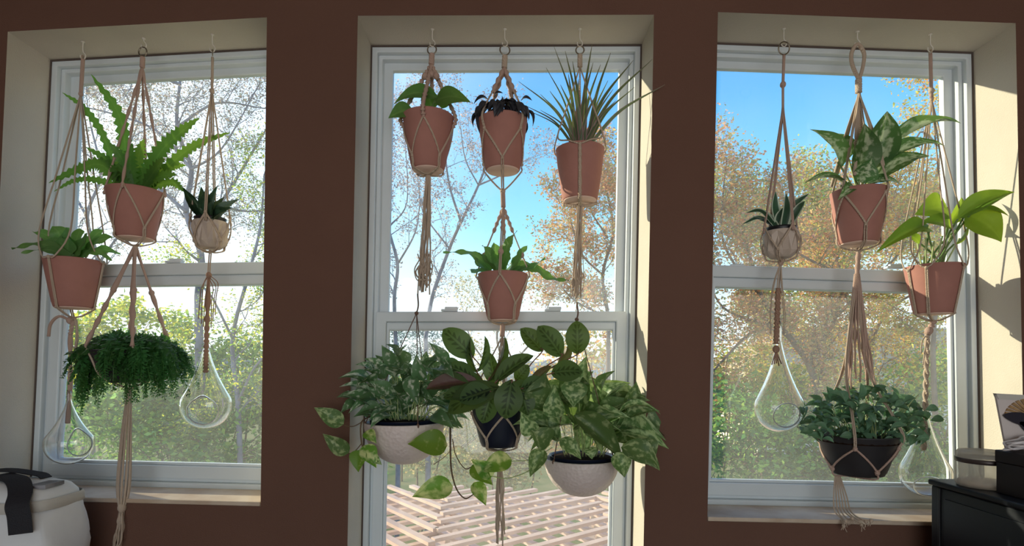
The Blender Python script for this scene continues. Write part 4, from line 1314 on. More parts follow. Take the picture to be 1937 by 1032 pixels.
def bushy(t, c, z0, meshes, tips, length, width, rg, soil_r, Y0, stem_mat, lift=.3, face=.7):
    """fill a crown with leaves: tips = list of target points (world) for the leaf centres"""
    for q in tips:
        q = Vector(q)
        d = Vector((q.x - c[0], (q.y - c[1]) * .8, (q.z - z0) * .35 + lift * .05))
        d = d.normalized() + Vector((rg.uniform(-.5, .5), rg.uniform(-.5, .3), rg.uniform(-.55, .35)))
        d.normalize()
        L = length * rg.uniform(.7, 1.25)
        b = q - d * L * .45
        tp = q + d * L * .55 + Vector((0, 0, -L * .12))
        nr = Vector((rg.uniform(-.5, .5), -face + rg.uniform(-.3, .4), .75))
        put_leaf(t, rg.choice(meshes), b, tp, width * L / length * rg.uniform(.85, 1.15), nr)
        if rg.random() < .5:
            root = Vector((c[0] + (q.x - c[0]) * .35 + rg.uniform(-.01, .01), c[1] + (q.y - c[1]) * .3, z0))
            rr = Vector((root.x - c[0], root.y - c[1], 0))
            if rr.length > soil_r: root = Vector((c[0], c[1], z0)) + rr.normalized() * soil_r
            stem(t, [root, root.lerp(b, .55) + Vector((0, 0, .018)), b], .0016, stem_mat, n=4)

pm = [leaf_mesh('pothos_blade_%s' % s, heart, LM['pothos'], a, f, 0, 12, 4, td) for s, a, f, td in (('a', .12, .3, .1), ('b', .05, .45, .2), ('c', .18, .2, .0))]
YBW = .028
tL, iL = make_bowl('hanging_pothos', 'white hammered bowl at left with small green and white pothos leaves', 765, 800, YBW, .124, .128, (788, 592), P(790, 556, YH - .01), [math.radians(a) for a in (200, 300, 60)])
rg = random.Random(41)
tips = []
while len(tips) < 105:
    x, y = rg.uniform(655, 880), rg.uniform(662, 800)
    e = ((x - 768) / 112) ** 2 + ((y - 745) / 84) ** 2
    if e > 1 or (y > 790 and 715 < x < 830 and rg.random() < .7): continue
    yy = YBW + rg.uniform(-.12, .07)
    tips.append(P(x, y, yy))
bushy(tL, iL['c'], iL['zt'] + .01, pm, tips, S(50, YBW), S(27, YBW), rg, .09, YBW, M['stem_pale'])
for b, tp, w, nr in (((690, 722), (640, 712), 20, (0, -.6, .8)), ((750, 690), (722, 652), 26, (-.3, -.9, .4)), ((775, 710), (790, 765), 30, (0, -1, .2)), ((845, 690), (812, 648), 24, (0, -.8, .5)), ((720, 770), (675, 778), 24, (0, -.7, .7)), ((705, 700), (672, 690), 18, (0, -.6, .8)), ((800, 720), (788, 668), 28, (-.2, -1, .3)), ((735, 745), (700, 720), 30, (0, -.8, .6))):
    put_leaf(tL, rg.choice(pm), P(*b, YBW - .10), P(*tp, YBW - .12), S(w, YBW) , nr)
vm = [leaf_mesh('vine_blade_a', heart, LM['vine'], .12, .2, 0, 14, 6, .05), leaf_mesh('vine_blade_b', heart, LM['vine'], .06, .35, 0, 14, 6, .1)]
mq = leaf_mesh('vine_blade_c', heart, LM['queen'], .08, .2, 0, 14, 6, .05)
YV = -.10
stem(tL, [P(702, 786, YBW - .07), P(684, 798, YV), P(683, 830, YV), P(688, 852, YV)], .0022, M['stem_brown'], 'vine')
stem(tL, [P(686, 797, YV), P(668, 806, YV), P(650, 804, YV)], .0016, M['stem_brown'], 'vine')
stem(tL, [P(684, 838, YV), P(672, 852, YV), P(660, 858, YV)], .0016, M['stem_brown'], 'vine')
for b, tp, w, nr, m in (((650, 802), (594, 770), 34, (.1, -1, .3), mq), ((660, 856), (610, 820), 32, (.1, -1, .1), mq), ((688, 842), (712, 884), 34, (.3, -.9, .3), vm[0]), ((684, 850), (676, 892), 36, (-.2, -.9, .4), vm[1]), ((692, 815), (712, 838), 24, (.2, -.9, .4), vm[0]), ((700, 862), (722, 878), 20, (.2, -1, .4), mq)):
    put_leaf(tL, m, P(*b, YV), P(*tp, YV - .02), S(w, YV), nr)
stem(tL, [P(852, 806, YBW - .06), P(852, 850, YV), P(854, 890, YV), P(864, 925, YV), P(880, 942, YV), P(896, 934, YV)], .0030, M['stem_brown'], 'vine', .0018)
stem(tL, [P(856, 830, YV), P(862, 860, YV), P(880, 886, YV), P(898, 878, YV)], .0016, M['stem_brown'], 'vine')
stem(tL, [P(852, 852, YV), P(838, 866, YV), P(820, 878, YV)], .0010, M['stem_brown'], 'vine')
for b, tp, w, nr, m in (((846, 842), (771, 838), 52, (-.15, -.9, .45), vm[0]), ((857, 920), (779, 938), 46, (0, -.85, .5), vm[0]), ((896, 912), (920, 955), 30, (.3, -.9, .2), vm[1]), ((892, 880), (932, 916), 34, (.1, -.9, .3), vm[1])):
    put_leaf(tL, m, P(*b, YV), P(*tp, YV - .02), S(w, YV), nr)

# ------------------------------------------------ E: three tier hanger in the middle
bE = make_hook(1, 955, 88, YH, 'white screw hook in the centre of the middle window head')
hE, p = new_hanger(955, 88, YH, 'long three tier macrame hanger in the centre of the middle window')
part('ring', torus(p + Vector((0, 0, -.011)), .016, .0022, (-.15, 1, 0), 26, 8), M['metal'], hE)
tE, iE = make_pot('potted_dark_trailer', 'terracotta pot topped with a tuft of dark purple drooping leaves', 'plant', 951, 228, YH, (.079, .056, .163), group=RED_POT, curve=.05)
G = P(954, 128, YH)
knotted(hE, [P(955, 106, YH), G], .009, 'rope', pitch=.006, amp=.1)
U = cage_A(hE, iE, G, [math.radians(a) for a in (-138, -42, 48, 138)], .045, .022, .065)
for a in (-138, -42, 48, 138):                     # knotted upper halves of the arms
    a = math.radians(a)
    rim = Vector((iE['c'][0] + .084 * math.cos(a), YH + .084 * math.sin(a), iE['zt']))
    knotted(hE, [G, G.lerp(rim, .55)], .0065, 'mauve', pitch=.010)
dm = [leaf_mesh('dark_blade_a', spoon, LM['dark'], .15, .3, 0, 8, 2, .3), leaf_mesh('dark_blade_b', spoon, LM['dark'], .05, .4, 0, 8, 2, .5)]
rg = random.Random(5)
for k in range(75):
    a = rg.uniform(0, 2 * math.pi); rr = rg.uniform(.015, .088)
    c0 = Vector((iE['c'][0] + rr * math.cos(a), YH + rr * math.sin(a) * .9, iE['zt'] + .035 * (1 - (rr / .09) ** 2) + .012))
    d = Vector((math.cos(a), math.sin(a), -.2 - 1.1 * (rr / .09) ** 2 + rg.uniform(-.3, .6))).normalized()
    L = rg.uniform(.03, .055)
    put_leaf(tE, rg.choice(dm), c0 - d * L * .3, c0 + d * L * .75, .020 * rg.uniform(.8, 1.3), (rg.uniform(-.4, .4), -.6, .8))
for b, tp, w in (((925, 190), (897, 188), 12), ((985, 192), (1004, 184), 12), ((935, 185), (948, 172), 12), ((912, 200), (902, 226), 14), ((905, 212), (908, 246), 14)):
    put_leaf(tE, dm[0], P(*b, YH), P(*tp, YH - .02), S(w, YH), (0, -.7, .6))
# second tier
tE2, iE2 = make_pot('potted_crocodile_fern', 'terracotta pot of lobed wavy fronds, second tier of the middle hanger', 'plant', 951, 518, YH, (.080, .049, .150), group=RED_POT)
G2 = P(952, 392, YH)
cord(hE, [U, G2], .008, 'mauve'); knot(hE, U, .009)
for a in (-95, -5, 85, 175):
    a = math.radians(a)
    e = Vector((iE2['c'][0] + .084 * math.cos(a), YH + .084 * math.sin(a), iE2['zt']))
    knotted(hE, [G2, G2.lerp(e, .38)], .0052, 'mauve', pitch=.009)
    knot(hE, G2.lerp(e, .72), .009, 'mauve')
U2 = cage_A(hE, iE2, G2, [math.radians(a) for a in (-95, -5, 85, 175)], .012, .050, .012)
for pl, w, dy in (([(930, 510), (892, 480), (838, 477)], 20, -.03), ([(950, 508), (960, 465), (978, 436)], 28, -.04), ([(955, 512), (1000, 506), (1032, 488)], 18, -.03), ([(958, 514), (1012, 508), (1042, 526), (1076, 530)], 20, -.05), ([(940, 510), (925, 478), (912, 464)], 24, -.02),
                  ([(945, 510), (938, 475), (934, 458)], 26, .0), ([(930, 512), (905, 500), (898, 486)], 24, -.04), ([(965, 510), (985, 480), (998, 463)], 18, .03), ([(925, 514), (900, 512), (892, 516)], 20, -.05), ([(950, 512), (948, 480), (955, 462)], 28, .03), ([(970, 514), (990, 500), (1012, 500)], 22, .0),
                  ([(940, 512), (922, 494), (905, 478)], 26, -.06), ([(960, 512), (978, 492), (985, 470)], 24, -.05)):
    n = len(pl)
    strap(tE2, [P(x, y, YH + dy * k / (n - 1)) for k, (x, y) in enumerate(pl)], S(w, YH), LM['croc'], .06, .018, .004, nrm=(jit(.3), -.7, .7), name='frond', start=.5)
# third tier : prayer plant
tE3, iE3 = make_pot('potted_prayer_plant', 'dark navy pot of patterned oval prayer plant leaves in the middle', 'plant', 945, 760, YH - .035, (.093, .058, .140), 'blueblack', base=False)
G3 = P(950, 636, YH - .01)
knotted(hE, [U2, G3], .008, 'mauve', pitch=.006, amp=.12); knot(hE, U2 + Vector((0, 0, -.004)), .008)
U3 = cage_A(hE, iE3, G3, [math.radians(a) for a in (-80, 10, 100, 190)], .035, .030, .012)
tail(hE, U3, 946, 1015, 12, .0023, .005, .018, .0035, seed=21, uneven=.03)
mm = [leaf_mesh('prayer_blade_a', oval, LM['maranta'], .10, .08, 0, 14, 6, .03), leaf_mesh('prayer_blade_b', oval, LM['maranta'], .03, .25, 0, 14, 6, .1)]
YM = -.06
for b, tp, w, nr, m, dy in (((896, 676), (838, 622), 50, (.1, -1, .1), 0, .02), ((1092, 670), (1091, 606), 46, (0, -1, .15), 0, 0), ((1062, 674), (1018, 616), 46, (.15, -1, .2), 0, -.01), ((1026, 664), (986, 620), 36, (.2, -1, .1), 1, .03),
                        ((1042, 706), (1102, 702), 46, (-.1, -.9, .5), 0, -.02), ((936, 724), (1006, 668), 38, (-.3, -.8, .6), 1, -.04), ((968, 718), (956, 792), 52, (0, -1, .25), 0, -.07), ((948, 732), (846, 778), 62, (0, -.75, .65), 0, -.05),
                        ((905, 722), (806, 730), 36, (.1, .8, .5), 1, -.04), ((922, 722), (962, 638), 30, (.9, -.3, .2), 1, -.01), ((902, 704), (922, 636), 24, (.8, -.5, .1), 1, .02), ((904, 706), (884, 640), 24, (-.8, -.5, .1), 1, .01),
                        ((1000, 728), (1042, 690), 18, (.3, .8, .5), 1, -.02), ((900, 720), (842, 690), 40, (-.2, -.7, .6), 0, -.02), ((930, 740), (868, 755), 50, (0, -.8, .6), 1, -.06), ((985, 735), (1035, 722), 36, (.1, -.8, .6), 1, -.03),
                        ((915, 735), (860, 715), 46, (-.2, -.8, .5), 0, .02), ((940, 730), (925, 668), 34, (-.4, -.9, .1), 1, .03), ((975, 720), (1000, 690), 28, (.2, -.9, .4), 0, .03), ((900, 745), (838, 748), 40, (0, -.7, .7), 1, -.03), ((960, 735), (1010, 745), 44, (0, -.8, .6), 1, -.02), ((1055, 690), (1082, 650), 20, (.6, .7, .2), 1, .05), ((930, 745), (912, 800), 40, (0, -.95, .3), 1, -.05), ((985, 740), (1000, 785), 38, (.2, -.95, .3), 1, -.04)):
    B_, T_ = P(*b, YM + dy), P(*tp, YM + dy - .01)
    put_leaf(tE3, mm[m], B_, T_, S(w, YM), nr)
    root = Vector((iE3['c'][0] + jit(.03), iE3['c'][1] + jit(.02), iE3['zt'] - .01))
    stem(tE3, [root, root.lerp(B_, .6) + Vector((0, 0, .015)), B_, B_.lerp(T_, .12)], .0019, M['stem_red'], n=5)

# ------------------------------------------------ F: dracaena pot with the right hanging bowl below
bF = make_hook(1, 1097, 88, YH, 'white screw hook at the right of the middle window head')
hF, p = new_hanger(1097, 90, YH, 'macrame hanger with flat knotted bands around the spiky plant pot')
part('ring', torus(p + Vector((0, 0, -.008)), .013, .0022, (.1, 1, 0), 26, 8), M['metal'], hF)
tG, iG = make_pot('potted_dracaena', 'terracotta pot of tall thin spiky dracaena blades in the middle window', 'plant', 1097, 283, YH, (.078, .055, .165), group=RED_POT, curve=.08)
G = P(1097, 126, YH)
knotted(hF, [P(1097, 104, YH), G], .008, 'rope', pitch=.006, amp=.1)
U = cage_B(hF, iG, G, [math.radians(a) for a in (-97, 23, 143)], .012, .012, 1.02, band=True, vrise=.028)
for tip, w, dy in (((981, 154), 6, -.04), ((1022, 178), 5, .03), ((1002, 210), 4, -.02), ((1033, 128), 5, .02), ((1040, 172), 7, -.03), ((1048, 88), 7, -.02), ((1069, 96), 8, .01), ((1083, 116), 10, -.02), ((1094, 150), 12, .03), ((1120, 84), 9, .0), ((1122, 118), 9, -.03),
                   ((1136, 122), 7, .02), ((1155, 100), 8, -.01), ((1150, 152), 6, .03), ((1160, 168), 6, -.03), ((1198, 114), 9, -.01), ((1234, 112), 9, -.085), ((1258, 160), 8, -.09), ((1200, 165), 6, .0), ((1060, 160), 10, -.05), ((1075, 140), 10, -.04), ((1110, 150), 10, -.05), ((1085, 170), 13, -.05), ((1130, 175), 8, -.05), ((995, 200), 5, -.05), ((1165, 190), 7, -.06), ((1022, 208), 5, -.05)):
    b = (1097 + (tip[0] - 1097) * .10 + jit(8), 274)
    B_, T_ = P(*b, YH + dy * .15), P(*tip, YH + dy)
    mid = B_.lerp(T_, .5) + Vector((-(T_.x - B_.x) * .10, 0, .012))
    strap(tG, [B_, mid, T_], S(w, YH) * .8, LM['drac'], nrm=(jit(.5), -1, .2), start=.9, taper=.8, gutter=.3, name='blade')
tail(hF, U, 1090, 556, 12, .0024, .006, .017, .0025, loops=4, seed=31, uneven=.015)
cord(hF, [U.lerp(P(1090, 556, YH), .2), P(1102, 480, YH), P(1104, 540, YH), P(1092, 560, YH), P(1090, 590, YH - .02)], .0012)
tQ, iQ = make_bowl('hanging_pothos', 'white hammered bowl at right with large cream marbled pothos leaves', 1100, 868, YBW - .01, .116, .114, (1091, 604), P(1091, 572, YH - .01), [math.radians(a) for a in (215, 325, 90)])
qm = [leaf_mesh('queen_blade_%s' % s, heart, LM['queen'], a, f, wv, 14, 4, td) for s, a, f, wv, td in (('a', .12, .35, .01, .15), ('b', .05, .5, .006, .25), ('c', .2, .25, .012, .05))]
rg = random.Random(52)
tips = []
while len(tips) < 58:
    x, y = rg.uniform(1000, 1235), rg.uniform(715, 880)
    e = ((x - 1120) / 112) ** 2 + ((y - 800) / 88) ** 2
    if e > 1 or (y > 838 and 1050 < x < 1170): continue
    tips.append(P(x, y, YBW + rg.uniform(-.12, .06)))
bushy(tQ, iQ['c'], iQ['zt'] + .01, qm, tips, S(78, YBW), S(40, YBW), rg, .08, YBW, M['stem_pale'])
for b, tp, w, nr, dy in (((1085, 785), (1188, 868), 46, (-.3, -.8, .6), -.13), ((1170, 780), (1250, 780), 20, (0, -.5, .9), -.13), ((1075, 740), (1120, 700), 40, (0, -.9, .4), .0), ((1050, 790), (1048, 730), 40, (-.2, -1, .2), -.12), ((1175, 845), (1250, 888), 50, (.1, -.8, .5), -.13), ((1165, 855), (1185, 902), 40, (.1, -.95, .2), -.14),
                         ((1190, 770), (1205, 722), 34, (.1, -.9, .3), -.05), ((1060, 830), (1100, 868), 30, (0, -.95, .4), -.14), ((1115, 845), (1120, 868), 26, (0, -1, .2), -.14), ((1030, 850), (1000, 900), 34, (-.2, -.9, .3), -.13), ((1040, 838), (1002, 810), 46, (-.2, -.9, .4), -.13), ((1010, 820), (985, 780), 36, (-.3, -.9, .3), -.13), ((1215, 830), (1240, 870), 36, (.3, -.9, .3), -.12), ((1085, 720), (1085, 770), 50, (0, -1, .3), -.1),
                         ((1020, 770), (1030, 705), 56, (-.2, -1, .2), -.09)):
    put_leaf(tQ, rg.choice(qm), P(*b, dy), P(*tp, dy - .015), S(w, dy), nr)
stem(tQ, [P(1040, 840, -.10), P(1010, 870, -.11), P(1000, 890, -.11), P(960, 904, -.11), P(930, 900, -.11)], .0016, M['stem_pale'], 'vine')
stem(tQ, [P(1045, 846, -.10), P(1005, 868, -.11), P(965, 872, -.11)], .0014, M['stem_pale'], 'vine')
for b, tp, w, nr, m in (((968, 868), (908, 892), 42, (-.2, -.9, .5), vm[0]), ((932, 900), (892, 868), 34, (-.1, -.9, .4), vm[1])):
    put_leaf(tQ, m, P(*b, -.11), P(*tp, -.12), S(w, -.11), nr)

# ------------------------------------------------ G: small faceted pot in the right window
bG = make_hook(2, 1483, 88, YH, 'white screw hook at the left of the right window head')
hG, p = new_hanger(1483, 86, YH, 'slim cotton hanger with dark braided tail at the left of the right window')
part('ring', torus(p + Vector((0, 0, -.009)), .019, .0022, (-.15, 1, .2), 28, 8), M['metal'], hG)
tS, iS = facet_pot('potted_small_agave', 'small faceted pot of white edged arching leaves in the right window', 1477, 438, YH)
G = P(1481, 160, YH)
cord(hG, [P(1483, 104, YH), G], .0045, 'mauve'); knot(hG, G, .0095, 'mauve')
G_ = P(1481, 205, YH)
cord(hG, [G, G_], .004, 'mauve')
U = cage_A(hG, iS, G_, [math.radians(a) for a in (-80, 10, 100, 190)], -.012, .022, .010, 'mauve')
for pl, w in (([(1468, 430), (1440, 400), (1412, 402)], 12), ([(1466, 430), (1436, 412), (1404, 424)], 10), ([(1474, 430), (1466, 395), (1467, 362)], 20), ([(1482, 430), (1488, 395), (1487, 366)], 18), ([(1484, 430), (1500, 390), (1530, 366)], 18), ([(1488, 430), (1510, 395), (1522, 380)], 16), ([(1478, 432), (1492, 402), (1500, 388)], 18), ([(1470, 432), (1452, 408), (1434, 396)], 14), ([(1472, 434), (1450, 420), (1425, 410)], 12), ([(1476, 434), (1474, 412), (1482, 392)], 18)):
    strap(tS, [P(x, y, YH + jit(.02)) for x, y in pl], S(w, YH), LM['alo'], nrm=(jit(.3), -1, .5), start=.8, taper=1.1, gutter=.35)
T = P(1472, 545, YH)
pair(hG, [U, P(1474, 520, YH), T], .003, .0022); knot(hG, U + Vector((0, 0, -.004)), .009, 'mauve')
knotted(hG, [T, P(1470, 600, YH), P(1468, 650, YH)], .0085, 'jute', pitch=.011, amp=.3)
knot(hG, P(1468, 660, YH), .011, 'jute')
for k in range(5): cord(hG, [P(1468, 662, YH), P(1460 + 4.5 * k, 690 + jit(3), YH)], .002, 'jute')
for x0_, x1_, e in ((1464, 1458, 632), (1478, 1482, 632), (1480, 1485, 610), (1462, 1457, 612)):
    cord(hG, [U, P(x0_, 540, YH - .012), P(x1_, 590, YH - .012), P(x1_ + jit(2), e, YH - .012)], .0014, 'rope')
make_teardrop('clear glass teardrop hanging from the dark braid in the right window', 1474, 772, .085, .076, 600, (1490, 788), .040, P(1476, 500, .085))

# ------------------------------------------------ H: two tier hanger with the aglaonema and the black planter
bH = make_hook(2, 1622, 88, YH, 'white screw hook in the centre of the right window head')
hH, p = new_hanger(1622, 88, YH, 'two tier macrame hanger with thick rope loop and stranded tail in right window')
kp = P(1624, 150, YH)
cord(hH, [kp, P(1612, 122, YH), P(1611, 100, YH), P(1622, 84, YH), P(1634, 100, YH), P(1633, 122, YH), kp + Vector((.003, 0, 0))], .0062, 'rope', 7)
knotted(hH, [kp, P(1624, 175, YH)], .010, 'rope', pitch=.008, amp=.12)
tH, iH = make_pot('potted_aglaonema', 'terracotta pot of large speckled pointed leaves in the right window', 'plant', 1624, 362, YH, (.082, .056, .170), group=RED_POT)
G = P(1625, 175, YH)
for a in (-130, -40, 50, 140):
    a = math.radians(a)
    e = Vector((iH['c'][0] + .086 * math.cos(a), YH + .086 * math.sin(a), iH['zt']))
    for k in range(4): cord(hH, [G, G.lerp(e, .45) + Vector((.004 * (k - 1.5), 0, 0)), G.lerp(e, .55)], .0018)
    knot(hH, G.lerp(e, .55), .008); knotted(hH, [G.lerp(e, .55), G.lerp(e, .9)], .0045, pitch=.008)
U = cage_A(hH, iH, G, [math.radians(a) for a in (-60, 30, 120, 210)], .022, .050, .020)
am = [leaf_mesh('speckled_blade_a', lance, LM['agla'], .10, .3, .008, 16, 6, .08), leaf_mesh('speckled_blade_b', lance, LM['agla'], .16, .2, .01, 16, 6, .02)]
for b, tp, w, nr, dy, m in (((1592, 318), (1538, 240), 56, (.3, -.9, .3), -.02, 0), ((1650, 325), (1682, 206), 62, (-.2, -.95, .2), -.03, 0), ((1618, 335), (1640, 230), 62, (.1, -1, .1), -.05, 0), ((1662, 295), (1818, 230), 38, (0, -.7, .7), -.02, 1), ((1664, 312), (1788, 274), 40, (0, -.7, .7), -.05, 1), ((1655, 342), (1758, 294), 50, (0, -.75, .7), -.07, 1),
                            ((1602, 352), (1520, 346), 26, (0, -.6, .8), -.03, 1), ((1615, 352), (1585, 378), 24, (0, -.9, .5), -.06, 1), ((1640, 350), (1702, 346), 40, (0, -.7, .7), -.08, 1), ((1605, 300), (1578, 248), 40, (0, -1, .3), .04, 0), ((1640, 330), (1618, 262), 46, (-.2, -1, .2), .03, 0), ((1625, 345), (1650, 300), 50, (.1, -1, .3), -.07, 0), ((1660, 300), (1705, 240), 40, (-.2, -.9, .4), .04, 0)):
    B_, T_ = P(*b, YH + dy * .5), P(*tp, YH + dy)
    put_leaf(tH, am[m], B_, T_, S(w, YH), nr)
    root = Vector((iH['c'][0] + jit(.02), YH + jit(.015), iH['zt'] - .018))
    stem(tH, [root, root.lerp(B_, .6), B_, B_.lerp(T_, .15)], .0030, M['stem_pale'])
E = P(1620, 556, YH)
knotted(hH, [U, P(1621, 520, YH)], .0075, 'mauve', pitch=.007, amp=.15); knot(hH, U, .009)
tP, iP = make_pot('potted_leafy_trailer', 'tilted black planter brimming with small grey green leaves', 'plant', 1622, 820, YH - .02, (.118, .075, .128), 'blackpot', base=False)
Us = P(1621, 518, YH)
rg = random.Random(77)
for k in range(16):
    a = 2 * math.pi * k / 16
    tgt = P(1622 + 28 * math.cos(a) + 6, 700 + rg.uniform(-10, 42), YH - .01 + .02 * math.sin(a))
    o = Vector((math.cos(a), math.sin(a), 0)) * .006
    pts = [Us + o, P(1622 + 12 * math.cos(a), 600, YH) + o * .5] + [P(1622 + 12 * math.cos(a), 600, YH).lerp(tgt, t_) + Vector((rg.uniform(-.003, .003), rg.uniform(-.003, .003), 0)) for t_ in (.3, .55, .8, 1)]
    cord(hH, pts, .0028, 'mauve', 4, n=5)
azp = [math.radians(a) for a in (-125, -45, 45, 135)]
zn = iP['zb'] + .02
apx = []
for a in azp:
    apz = iP['zt'] - .035
    ap = on_pot(iP, a, apz)
    g_ = P(1618 + 30 * math.cos(a), 690, YH + .02 * math.sin(a))
    rimp = Vector((iP['c'][0] + (iP['rt'] + .004) * math.cos(a), iP['c'][1] + (iP['rt'] + .004) * math.sin(a), iP['zt'] + .002))
    pair(hH, [Us, g_, rimp.lerp(g_, .3), rimp, ap], .0026, .0024)
    knot(hH, ap, .007, 'mauve')
for k, a in enumerate(azp):
    nxt = azp[(k + 1) % 4] + (2 * math.pi if k == 3 else 0)
    mid = (a + nxt) / 2
    cord(hH, path_on_pot(iP, a, iP['zt'] - .035, mid, zn, 9), .0032, 'mauve', 2); cord(hH, path_on_pot(iP, nxt, iP['zt'] - .035, mid, zn, 9), .0032, 'mauve', 2)
    nd = on_pot(iP, mid, zn); knot(hH, nd, .008, 'mauve')
    cord(hH, [nd, Vector((iP['c'][0] + (iP['rb'] + .004) * math.cos(mid), iP['c'][1] + (iP['rb'] + .004) * math.sin(mid), iP['zb'] - .001)), Vector((iP['c'][0] - .03, iP['c'][1], iP['zb'] - .006))], .003, 'mauve')
Ut = Vector((P(1585, 905, YH - .02).x, iP['c'][1], iP['zb'] - .004))
for k, (x, y) in enumerate(((1596, 994), (1600, 985), (1612, 980), (1630, 992), (1638, 986), (1648, 984))):
    yo = YH - .02 - .075 - .01 * k
    cord(hH, [Ut + Vector((.003 * (k - 3), 0, 0)), P(1577 + 5 * k, 940, YH - .03), P(1579 + 6 * k, 966, YH - .05), P((x + 1586 + 4 * k) / 2, 980, yo + .02), P(x, y, yo)], .0023, 'rope', 5)
    knot(hH, P(x, y, yo), .0055)
    for q in range(3): cord(hH, [P(x, y, yo), P(x + jit(7), y + 10 + jit(3), yo - .004)], .0012, 'rope', 2)
lm_ = [leaf_mesh('small_blade_a', spoon, LM['small'], .12, .3, 0, 6, 2, .1), leaf_mesh('small_blade_b', spoon, LM['small'], .05, .5, 0, 6, 2, .2)]
n_l = 0
while n_l < 292:
    x, y = rg.uniform(1512, 1764), rg.uniform(734, 868)
    e = ((x - 1632) / 122) ** 2 + ((y - 800) / 66) ** 2
    if e > 1 or (y > 832 and x < 1690) or (y > 822 and x < 1540): continue
    if x > 1700 and y < 752: continue
    yy = YH - .02 + rg.uniform(-.10, .09)
    q = P(x, y, yy)
    d = Vector((rg.uniform(-1, 1), rg.uniform(-1, .3), rg.uniform(-.6, .7))).normalized()
    L = S(rg.uniform(20, 34), yy)
    put_leaf(tP, rg.choice(lm_), q - d * L / 2, q + d * L / 2, L * .52, (rg.uniform(-.5, .5), -.6, .8))
    n_l += 1
for k in range(44):
    x = rg.uniform(1525, 1745)
    q = P(x, rg.uniform(745, 815), YH - .02 + rg.uniform(-.07, .06))
    r0 = Vector((iP['c'][0] + (q.x - iP['c'][0]) * .55, iP['c'][1] + rg.uniform(-.05, .05), iP['zt'] - .02))
    stem(tP, [r0, r0.lerp(q, .6) + Vector((0, 0, .02)), q], .0016, M['stem_pale'], n=4)
for x, y in ((1535, 810), (1525, 818), (1762, 775), (1772, 795), (1735, 820), (1745, 830), (1600, 826), (1680, 835)):
    put_leaf(tP, lm_[0], P(x - 12, y, YH - .1), P(x + 14, y - 4, YH - .11), S(14, YH), (0, -.9, .5))

# ------------------------------------------------ I: lime philodendron at the right
bI = make_hook(2, 1760, 98, YH, 'rightmost white screw hook in the head of the right window')
hI, p = new_hanger(1760, 96, YH, 'fine cotton hanger with twisted rope tail at the far right')
part('loop', torus(p + Vector((0, 0, -.004)), .006, .002, (1, 0, 0), 14, 6), M['rope'], hI)
tI, iI = make_pot('potted_lime_philodendron', 'terracotta pot of glossy lime green leaves at the far right', 'plant', 1766, 503, YH, group=RED_POT)
G = P(1762, 188, YH)
cord(hI, [P(1760, 102, YH), P(1761, 150, YH), G], .0055, 'mauve'); knot(hI, P(1762, 172, YH), .009); knot(hI, G, .006)
U = cage_B(hI, iI, G, [math.radians(a) for a in (-60, 62, 180, -140)], .014, .022, .55, vrise=.075)
lm2 = [leaf_mesh('lime_blade_a', heart, LM['neon'], .12, .2, 0, 14, 6, .06), leaf_mesh('lime_blade_b', lance, LM['neon'], .12, .25, 0, 14, 6, .03)]
for b, tp, w, nr, dy, m in (((1792, 392), (1732, 404), 60, (0, -1, .35), .0, 0), ((1812, 414), (1920, 361), 44, (0, -.75, .65), -.10, 1), ((1826, 404), (1898, 456), 64, (-.25, -.95, .3), -.07, 0), ((1838, 402), (1910, 408), 22, (0, -.7, .7), -.09, 1), ((1752, 424), (1658, 476), 34, (.2, -.8, .6), -.05, 1), ((1758, 432), (1692, 440), 44, (.1, -.8, .6), -.02, 0), ((1804, 462), (1832, 414), 26, (.8, -.6, .1), -.04, 1),
                            ((1800, 432), (1742, 418), 40, (0, -.9, .5), -.04, 0), ((1740, 460), (1710, 442), 22, (0, -1, .3), .02, 1), ((1820, 425), (1862, 440), 40, (0, -.8, .6), .0, 0), ((1795, 425), (1820, 372), 30, (.2, -.9, .3), .03, 1)):
    B_, T_ = P(*b, YH + dy * .6), P(*tp, YH + dy)
    put_leaf(tI, lm2[m], B_, T_, S(w, YH), nr)
    root = Vector((iI['c'][0] + jit(.035), YH + jit(.02), iI['zt'] - .018))
    stem(tI, [root, root.lerp(B_, .55) + Vector((jit(.01), 0, .008)), B_], .0030, M['stem'])
for k in range(6):
    q = P(1735 + 16 * k, 455 + jit(12), YH + jit(.03))
    stem(tI, [Vector((iI['c'][0] + .012 * (k - 3), YH, iI['zt'] - .018)), q], .0026, M['stem_pale'])
T = P(1754, 632, YH)
knotted(hI, [U, T], .008, 'mauve', pitch=.014); knot(hI, P(1757, 625, YH), .012, 'mauve')
for s in (0, 1):                                   # two ply twisted rope tail
    pts = []
    for k in range(60):
        t_ = k / 59
        q = P(1754 - 6 * t_, 632 + (212) * t_, YH + .015 * t_)
        a = t_ * 34 + s * math.pi
        pts.append(q + Vector((math.cos(a), math.sin(a), 0)) * .0042)
    part('rope_ply', tube(pts, .0046, 7), M['rope'], hI)
knot(hI, P(1747, 846, YH + .015), .009, 'rope')
cord(hI, [T, P(1744, 645, YH - .01), P(1742, 668, YH - .01)], .002); cord(hI, [T, P(1750, 660, YH - .012), P(1746, 690, YH - .01)], .002)
make_teardrop('clear glass teardrop in the right corner beside the black cabinet', 1750, 895, .092, .074, 735, (1758, 928), .040, P(1764, 610, .092))

